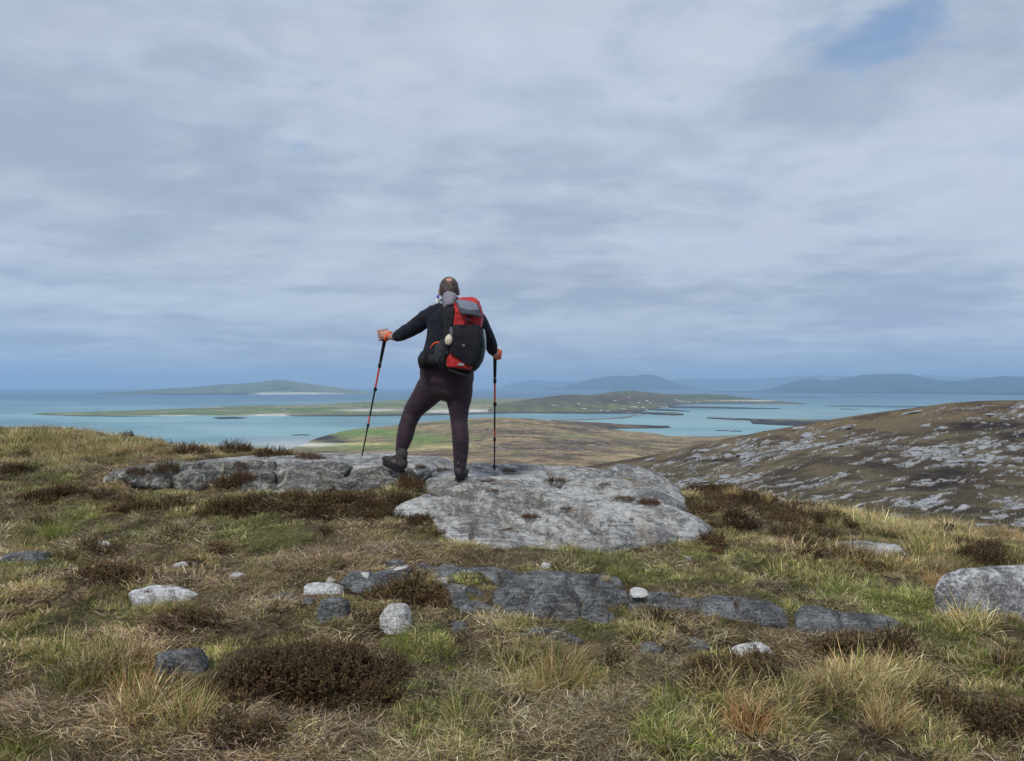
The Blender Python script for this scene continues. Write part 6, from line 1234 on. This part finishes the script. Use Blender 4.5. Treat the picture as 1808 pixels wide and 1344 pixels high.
# boots
def boot(org, yaw, pitch, label):
    from mathutils import Matrix, Euler
    Mx = Matrix.Translation(Vector(org)) @ Matrix.Rotation(yaw, 4, 'Z') @ Matrix.Rotation(-pitch, 4, 'Y')
    def tr(o): o.matrix_local = Mx; return o
    root = mesh_np('boot', *(lambda V, Fl: (V, Fl))(*join([ring_loft([(-.070, 0, .062), (-.02, 0, .064), (.04, 0, .056), (.10, 0, .048), (.155, 0, .043), (.195, 0, .038)], [.037, .040, .043, .049, .050, .038], [.045, .045, .038, .031, .027, .022], seg=24, ref=(0, 0, 1), pw=2.4),
        ring_loft([(-.028, 0, .055), (-.030, 0, .09), (-.034, 0, .125), (-.036, 0, .148)], [.047, .047, .045, .046], [.056, .054, .050, .050], seg=24, ref=(1, 0, 0)), ring_loft([(.0, 0, .115), (.05, 0, .092), (.09, 0, .078)], [.03, .026, .02], [.014, .012, .01], seg=14, ref=(0, 0, 1))])), M_boot, parent=person)
    tr(root); root['label'] = label
    # sole with lugs
    th = np.linspace(0, 2 * np.pi, 48, endpoint=False); ox = .062 + .146 * np.cos(th); oy = (.044 + .008 * np.cos(th) - .006 * np.cos(2 * th + .3)) * np.sin(th)
    rows = [np.column_stack([ox * a - (a - 1) * .062, oy * a, np.full(48, z)]) for a, z in ((.90, -.004), (1.0, 0), (1.03, .010), (1.0, .018), (1.03, .024), (1.0, .034), (.9, .040))]
    V = np.concatenate(rows); i = np.arange(6)[:, None] * 48; j = np.arange(48)[None]; Fq = np.stack([i + j, i + (j + 1) % 48, i + 48 + (j + 1) % 48, i + 48 + j], -1).reshape(-1, 4)
    V = np.vstack([V, rows[0].mean(0), rows[-1].mean(0)]); jj = np.arange(48); Ft = np.vstack([np.stack([(jj + 1) % 48, jj, np.full(48, len(V) - 2)], 1), np.stack([6 * 48 + jj, 6 * 48 + (jj + 1) % 48, np.full(48, len(V) - 1)], 1)])
    mesh_np('sole', V, [Fq, Ft], M_sole, parent=root)
    for k in range(7):
        x = -.06 + k * .040; w_ = .040 if 0 < k < 6 else .028
        V = np.array([(x + a * .011, b * w_, c_) for a in (-1, 1) for b in (-1, 1) for c_ in (-.012, .002)]); mesh_np('lug', V, np.array([(0, 1, 3, 2), (4, 6, 7, 5), (0, 4, 5, 1), (2, 3, 7, 6), (0, 2, 6, 4), (1, 5, 7, 3)]), M_sole, smooth_=False, parent=root)
    for s in (-1, 1): put('side_panel', ring_loft([(-.055, s * .034, .075), (-.01, s * .043, .066), (.05, s * .044, .055)], [.008, .006, .006], [.02, .02, .012], seg=12, ref=(0, 0, 1)), M_boota, root)
    for k in range(4): put('lace', ring_loft([(.008 + k * .020, -.024, .122 - k * .013), (.014 + k * .020, 0, .130 - k * .013), (.008 + k * .020, .024, .122 - k * .013)], [.0028] * 3, [.0028] * 3, seg=6, cap=1, ref=(0, 0, 1)), M_carb, root)
    put('heel_loop', ring_loft([(-.083, 0, .105), (-.098, 0, .125), (-.086, 0, .148)], [.005] * 3, [.008] * 3, seg=8, ref=(0, 1, 0)), M_carb, root)
    return root
f = top_z(foot[0], YP); boot((foot[0] + .004, YP + .038, top_z(foot[0], YP + .03) + .012), R(84), R(0), 'right walking boot, heel towards the camera'); 
bl = Q(704.5, 826.5, .05); boot((bl[0] - .01, bl[1], bl[2] - .008), R(133), R(11), 'left walking boot, toe up on the rock')
# --- backpack
pack = empty('backpack', (0, 0, 0), 'red and black hiking backpack with slate grey top flap worn on the walker\'s back', 'backpack')
def vloft(secs, seg=36, pw=3.2, cap=3, ce=.8):
    """secs: v, u_left, u_right, dy_near, dy_far"""
    pts = [(Q((a + b) / 2, v, (n_ + f_) / 2)) for v, a, b, n_, f_ in secs]; return ring_loft(pts, [(b - a) / 2 * MPP for v, a, b, n_, f_ in secs], [(f_ - n_) / 2 for v, a, b, n_, f_ in secs], seg=seg, pw=pw, cap=cap, ce=ce)
pk = lambda a: (lambda co: a * (ridged(co[:, 0] * 8 + co[:, 2] * 6, co[:, 2] * 11, o=3, seed=91) - .4) + a * .5 * fbm(co[:, 0] * 25, co[:, 1] * 25, co[:, 2] * 25, o=3, seed=92))
fused('main_body', [vloft([(534, 806, 843, -.30, -.14), (545, 800, 850, -.355, -.13), (556, 795, 852, -.36, -.12), (580, 791, 850, -.36, -.12), (610, 789, 845, -.37, -.12), (635, 788, 838, -.385, -.13), (650, 789, 834, -.38, -.14)], pw=4, cap=3, ce=.15)], M_red, pack, voxel=.007, sm=4, disp=pk(.006))
fused('front_pocket', [vloft([(577, 799, 848, -.39, -.28), (590, 798, 848, -.415, -.28), (612, 795.5, 845, -.42, -.28), (628, 794, 841, -.415, -.28), (632, 793.5, 838, -.405, -.28)], pw=7, cap=2, ce=.06)], M_mesh, pack, voxel=.006, sm=3, disp=pk(.003), label='black stretch front pocket')
fused('side_panel', [vloft([(545, 784, 807, -.36, -.15), (560, 784, 805, -.37, -.14), (585, 786, 801, -.375, -.14), (612, 784, 798, -.385, -.14), (628, 785, 797, -.385, -.14)], pw=5, ce=.2)], M_blk, pack, voxel=.006, disp=pk(.005))
fused('collar', [vloft([(524, 786, 807, -.27, -.12), (530, 781, 808, -.31, -.11), (540, 783, 808, -.345, -.12), (548, 787, 808, -.365, -.13)], pw=3, cap=3, ce=.3)], M_gcloth, pack, voxel=.006, disp=pk(.007), label='crumpled grey cloth at the top left of the pack')
fused('bottom', [vloft([(652, 790, 833, -.37, -.12), (656, 790, 830, -.36, -.12), (656, 792, 828, -.34, -.14)], cap=3, ce=.08)], M_blk, pack, voxel=.007)
fused('side_pocket', [vloft([(598, 846, 854, -.30, -.16), (606, 842, 856.5, -.34, -.15), (622, 839, 856, -.345, -.15), (640, 834, 850, -.345, -.15), (650, 829, 842, -.32, -.16)], pw=2.4)], M_mesh2, pack, voxel=.006, disp=pk(.006), label='gathered charcoal mesh pocket on the right side')
fused('side_pocket', [vloft([(606, 776, 793, -.33, -.17), (618, 768, 794, -.37, -.15), (632, 768.5, 793, -.375, -.15), (642, 774, 791, -.34, -.16)], pw=2.4)], M_mesh2, pack, voxel=.006, disp=pk(.005), label='full charcoal mesh pocket on the left side')
hb_ = fused('hip_belt', [ring_loft([Q(790, 640, -.19), Q(776, 637, -.24), Q(762, 636, -.23), Q(750, 635, -.15)], [.035, .042, .045, .05], [.02, .025, .03, .03], ref=(0, 1, 0)), ring_loft([Q(750, 635, -.15), Q(741.5, 634, -.03), Q(744, 634, .08)], [.02] * 3, [.035] * 3, ref=(0, 0, 1))], M_blk, pack, voxel=.006, disp=pk(.004))
fused('belt_pouch', [vloft([(626, 742, 757, -.22, -.08), (632, 739.5, 758, -.25, -.06), (642, 739, 757, -.25, -.06), (648, 741, 751, -.22, -.08)], pw=2.6)], M_blk, hb_, voxel=.006, disp=pk(.007))
put('trim', ring_loft([Q(760.5, 614.5, -.17), Q(764, 609, -.20), Q(769, 605.5, -.22), Q(776.5, 604.5, -.24)], [.0065] * 4, [.006] * 4, seg=10), M_or, pack, 'orange piping of the left pocket')
def sheet(name, c, bulge, th, mat, parent, n=16, sag=None):
    """c: four corners (world) top-left, top-right, bottom-right, bottom-left"""
    s, t = np.meshgrid(np.linspace(0, 1, n), np.linspace(0, 1, n)); s, t = s[..., None], t[..., None]; c = [np.asarray(x, float) for x in c]
    Pp = (c[0] * (1 - s) + c[1] * s) * (1 - t) + (c[3] * (1 - s) + c[2] * s) * t
    Pp = Pp + np.array([0, -1, .55]) * bulge * (np.sin(np.pi * t) * .9 + .25 * np.sin(np.pi * s))
    B = Pp + np.array([0, th, -th * .3]); V = np.vstack([Pp.reshape(-1, 3), B.reshape(-1, 3)]); f1 = grid_faces(n, n)[:, ::-1]; f2 = grid_faces(n, n) + n * n
    e = np.concatenate([np.arange(n), np.arange(1, n) * n + n - 1, (n - 1) * n + np.arange(n - 2, -1, -1), np.arange(n - 2, 0, -1) * n]); e2 = np.roll(e, -1)
    return mesh_np(name, V, [f1, f2, np.stack([e, e2, e2 + n * n, e + n * n], 1)], mat, parent=parent)
tl, tr_, br, bl_ = Q(798, 528, -.2), Q(840, 533, -.2), Q(851, 561, -.42), Q(813, 555, -.43)
lid = sheet('top_flap', [tl, tr_, br, bl_], .055, .008, M_trim, pack); lid['label'] = 'slate grey flap with a dark bound edge'
ins = lambda a, b: a * .88 + b * .12
cen = (tl + tr_ + br + bl_) / 4; sheet('flap_panel', [ins(x, cen) + np.array([0, -.006, .004]) for x in (tl, tr_, br, bl_)], .055, .004, M_grey, lid)
for pts, r_, nm in (([Q(828, 552, -.405), Q(827.5, 560, -.385), Q(826, 566, -.39)], .007, 'strap'), ([Q(826, 566, -.39), Q(835, 572, -.385), Q(846, 577, -.36)], .006, 'strap'), ([Q(829, 563, -.385), Q(820, 552, -.385), Q(812, 546, -.37)], .003, 'strap'), ([Q(828, 562, -.39), Q(838, 556, -.39), Q(846, 552, -.375)], .003, 'strap'), ([Q(799, 576.5, -.385), Q(820, 576, -.40), Q(846, 577.5, -.37)], .005, 'strap'),
                    ([Q(846, 577, -.36), Q(851, 581, -.33), Q(852, 590, -.28)], .006, 'strap'), ([Q(801, 522, -.22), Q(806, 526, -.29), Q(808, 531, -.33)], .007, 'strap'), ([Q(790, 548, -.30), Q(786, 540, -.20), Q(782, 531, -.06), Q(779, 529, .05)], .014, 'shoulder_strap'), ([Q(846, 545, -.20), Q(842, 540, -.1), Q(836, 540, .03)], .014, 'shoulder_strap'), ([Q(787, 560, -.25), Q(783, 548, -.16), Q(784, 535, -.10)], .004, 'strap')):
    put(nm, ring_loft(pts, [r_] * len(pts), [r_ * .5] * len(pts), seg=8, ref=(0, 1, 0)), M_blk, pack)
put('buckle', ellipsoid(Q(826.5, 565, -.397), (.013, .008, .016), pw=3), M_plas, pack)
lg = put('logo_patch', ellipsoid(Q(814, 643.3, -.379), (.024, .004, .011), pw=8), M_plas, pack, 'small black patch with a thin pale rim and illegible lettering')
for (a, b, c_, d_) in ((-.022, .022, .0085, .0098), (-.022, .022, -.0098, -.0085), (-.0225, -.021, -.0095, .0095), (.021, .0225, -.0095, .0095)) + tuple((-.017 + k * .0062, -.017 + k * .0062 + .0042, -.0035, .0035) for k in range(6)):
    o_ = Q(814, 643.3, -.3845); V = np.array([o_ + (x, y, z) for x in (a, b) for y in (0, .002) for z in (c_, d_)]); mesh_np('letter' if c_ == -.0035 else 'patch_rim', V, np.array([(0, 1, 3, 2), (4, 6, 7, 5), (0, 4, 5, 1), (2, 3, 7, 6), (0, 2, 6, 4), (1, 5, 7, 3)]), M_print, smooth_=False, parent=lg)
for pts in ([(818.5, 608.5), (820, 610), (820.5, 611.5)], [(817, 610.5), (818.5, 611.5)], [(816, 608.8), (817, 609.2)]):
    put('printed_mark', ring_loft([Q(a, b, -.4235) for a, b in pts], [.0013] * len(pts), [.0012] * len(pts), seg=6, cap=1), M_print, pack)
# things carried on the pack
bt = put('bottle', [ring_loft([Q(851, 585, -.25), Q(852, 596, -.25), Q(852.5, 612, -.25), Q(851, 622, -.25)], [.024, .027, .027, .026], [.03] * 4, seg=16)], M_clear, None); set_props(bt, 'crinkled clear plastic bottle in the right side pocket of the backpack', 'bottle')
for k in range(3): put('rib', ring_loft([Q(846.5 + k * .3, 590 + k * 7, -.275), Q(850, 589.5 + k * 7, -.284), Q(855, 590.5 + k * 7, -.275)], [.002] * 3, [.002] * 3, seg=6, cap=1), M_gcloth, bt)
bt = put('bottle', [ring_loft([Q(771.5, 537, .08), Q(772, 530, .09), Q(772.7, 526.5, .09)], [.03, .026, .012], [.02, .02, .012], seg=16)], M_clear, None); set_props(bt, 'soft clear flask with a purple cap on the walker\'s left shoulder strap', 'bottle')
put('cap', ring_loft([Q(772.8, 526.5, .09), Q(773.2, 522.5, .09)], [.0115, .010], [.0115, .010], seg=14), M_purple, bt)
pu = fused('pouch', [vloft([(592, 790, 795, -.42, -.39), (595, 787, 798, -.435, -.38), (600, 785, 799, -.445, -.38), (604, 785, 797, -.44, -.38)], pw=2.6)], M_canvas, None, voxel=.004, sm=3, disp=pk(.005)); set_props(pu, 'small cream canvas pouch dangling from a carabiner on the backpack', 'pouch')
th = np.linspace(0, 2 * np.pi, 17); cpts = [Q(796.5 + 1.6 * math.cos(a), 585 + 6.5 * math.sin(a), -.41) for a in th]
cb = put('carabiner', ring_loft(cpts, [.0028] * 17, [.0028] * 17, seg=8, cap=1), M_steel, None); set_props(cb, 'slim metal carabiner clipping the cream pouch to the backpack', 'carabiner')
# --- trekking poles
def pole(top, tip, marks, label, strap):
    root = empty('trekking_pole', tuple(tip), label, 'trekking pole', 'pair of trekking poles'); top, tip = np.array(top), np.array(tip)
    o0 = np.array(tip)
    def at(t): return top + (tip - top) * t - o0
    g0, l1, o1, l2, o2a, o2b, l3, bk = marks
    def seg_(nm, a, b, r, mat, rb=None): return put(nm, ring_loft([at(a), at((a + b) / 2), at(b)], [r, r, rb or r], [r, r, rb or r], seg=12, cap=2), mat, root)
    seg_('grip', -.005, g0, .0155, M_foam, .0125); seg_('upper_shaft', g0, l2, .0088, M_orsh); seg_('lock', l1 - .014, l1 + .014, .0145, M_plas); seg_('lock', l2 - .011, l2 + .011, .013, M_plas)
    seg_('middle_shaft', l2, o2a, .0078, M_carb); seg_('shaft_band', o2a, l3, .0079, M_orsh); seg_('lock', l3 - .011, l3 + .011, .012, M_plas); seg_('lower_shaft', l3, .965, .0066, M_carb); seg_('tip', .965, 1.0, .0045, M_steel, .002)
    if bk: put('basket', ring_loft([at(bk - .004), at(bk + .004)], [.024, .024], [.024, .024], seg=18, cap=1), M_plas, root)
    lever = put('lock_lever', ring_loft([at(l2) + (.012, -.004, .008), at(l2) + (.014, -.004, -.012)], [.005] * 2, [.005] * 2, seg=8), M_plas, root)
    sp = ring_loft([s_ - o0 for s_ in strap], [.011] * len(strap), [.0025] * len(strap), seg=10, cap=1, ref=(0, 1, 0)) if False else None
    return root, o0
tipL = hit_top(638, 811.5, 6.2, 8.4); tipR = hit_top(873, 837, 6.2, 8.4)
topL = Q(682.5, 584, .365); topR = Q(874, 618, .325)
fr = lambda v, a, b: (v - a) / (b - a)
pL, oL = pole(topL, tipL, (fr(636, 584, 811), fr(642.5, 584, 811), 0, fr(684, 584, 811), fr(731, 584, 811), 0, fr(748.5, 584, 811), None), 'left pole planted at a slant on the flat rock top, orange and black', [])
pR, oR = pole(topR, tipR, (fr(665, 618, 837), fr(671.5, 618, 837), 0, fr(712.5, 618, 837), fr(757, 618, 837), 0, fr(775, 618, 837), fr(824, 618, 837)), 'right pole standing upright on the rock with a small basket near its tip', [])
def strap_band(center, ax, r1, r2, w_, root, o0):
    ax = np.array(ax, float); ax /= np.linalg.norm(ax); a = np.cross(ax, (0, 1, 0)); a /= np.linalg.norm(a); b = np.cross(ax, a); n = 28; th = np.linspace(0, 2 * np.pi, n, endpoint=False)
    c = center - o0 + np.outer(np.cos(th) * r1, a) + np.outer(np.sin(th) * r2, b); nr_ = np.outer(np.cos(th), a) + np.outer(np.sin(th), b)
    rows = [c - ax * w_ / 2, c + ax * w_ / 2, c + ax * w_ / 2 + nr_ * .003, c - ax * w_ / 2 + nr_ * .003]; V = np.concatenate(rows); j = np.arange(n)
    Fq = np.concatenate([np.stack([k * n + j, k * n + (j + 1) % n, ((k + 1) % 4) * n + (j + 1) % n, ((k + 1) % 4) * n + j], 1) for k in range(4)])
    o = mesh_np('wrist_strap', V, Fq, M_or, parent=root); return o
strap_band(Q(685.3, 594, .30), (Q(675, 591, .35) - Q(689, 595, .27)) * (1, .3, 1) + np.array([0, 0, .035]), .046, .040, .021, pL, oL)
strap_band(Q(879, 626, .285), (Q(881, 626, .32) - Q(872, 626, .23)) * (1, .3, 1) + np.array([.0, 0, -.01]), .044, .040, .020, pR, oR)
# ------------------------------------------------------------------ haze
hm = bpy.data.materials.new('haze_air'); hm.use_nodes = True; ht_ = hm.node_tree; ht_.nodes.clear()
ho = N(ht_, 'ShaderNodeOutputMaterial'); pv = N(ht_, 'ShaderNodeVolumePrincipled')
pv.inputs['Color'].default_value = (0.50, 0.72, 0.99, 1); pv.inputs['Density'].default_value = 5.0e-5; pv.inputs['Anisotropy'].default_value = 0.0
lk(ht_, pv.outputs[0], ho.inputs['Volume'])
bx0, bx1, by0, by1, bz0, bz1 = -76000, 76000, -2000, 64000, -H - 8, 900
hz = mesh_np('haze', [(bx0, by0, bz0), (bx1, by0, bz0), (bx1, by1, bz0), (bx0, by1, bz0), (bx0, by0, bz1), (bx1, by0, bz1), (bx1, by1, bz1), (bx0, by1, bz1)],
     np.array([(3, 2, 1, 0), (4, 5, 6, 7), (0, 1, 5, 4), (1, 2, 6, 5), (2, 3, 7, 6), (3, 0, 4, 7)]), hm, smooth_=False)
set_props(hz, kind='stuff')
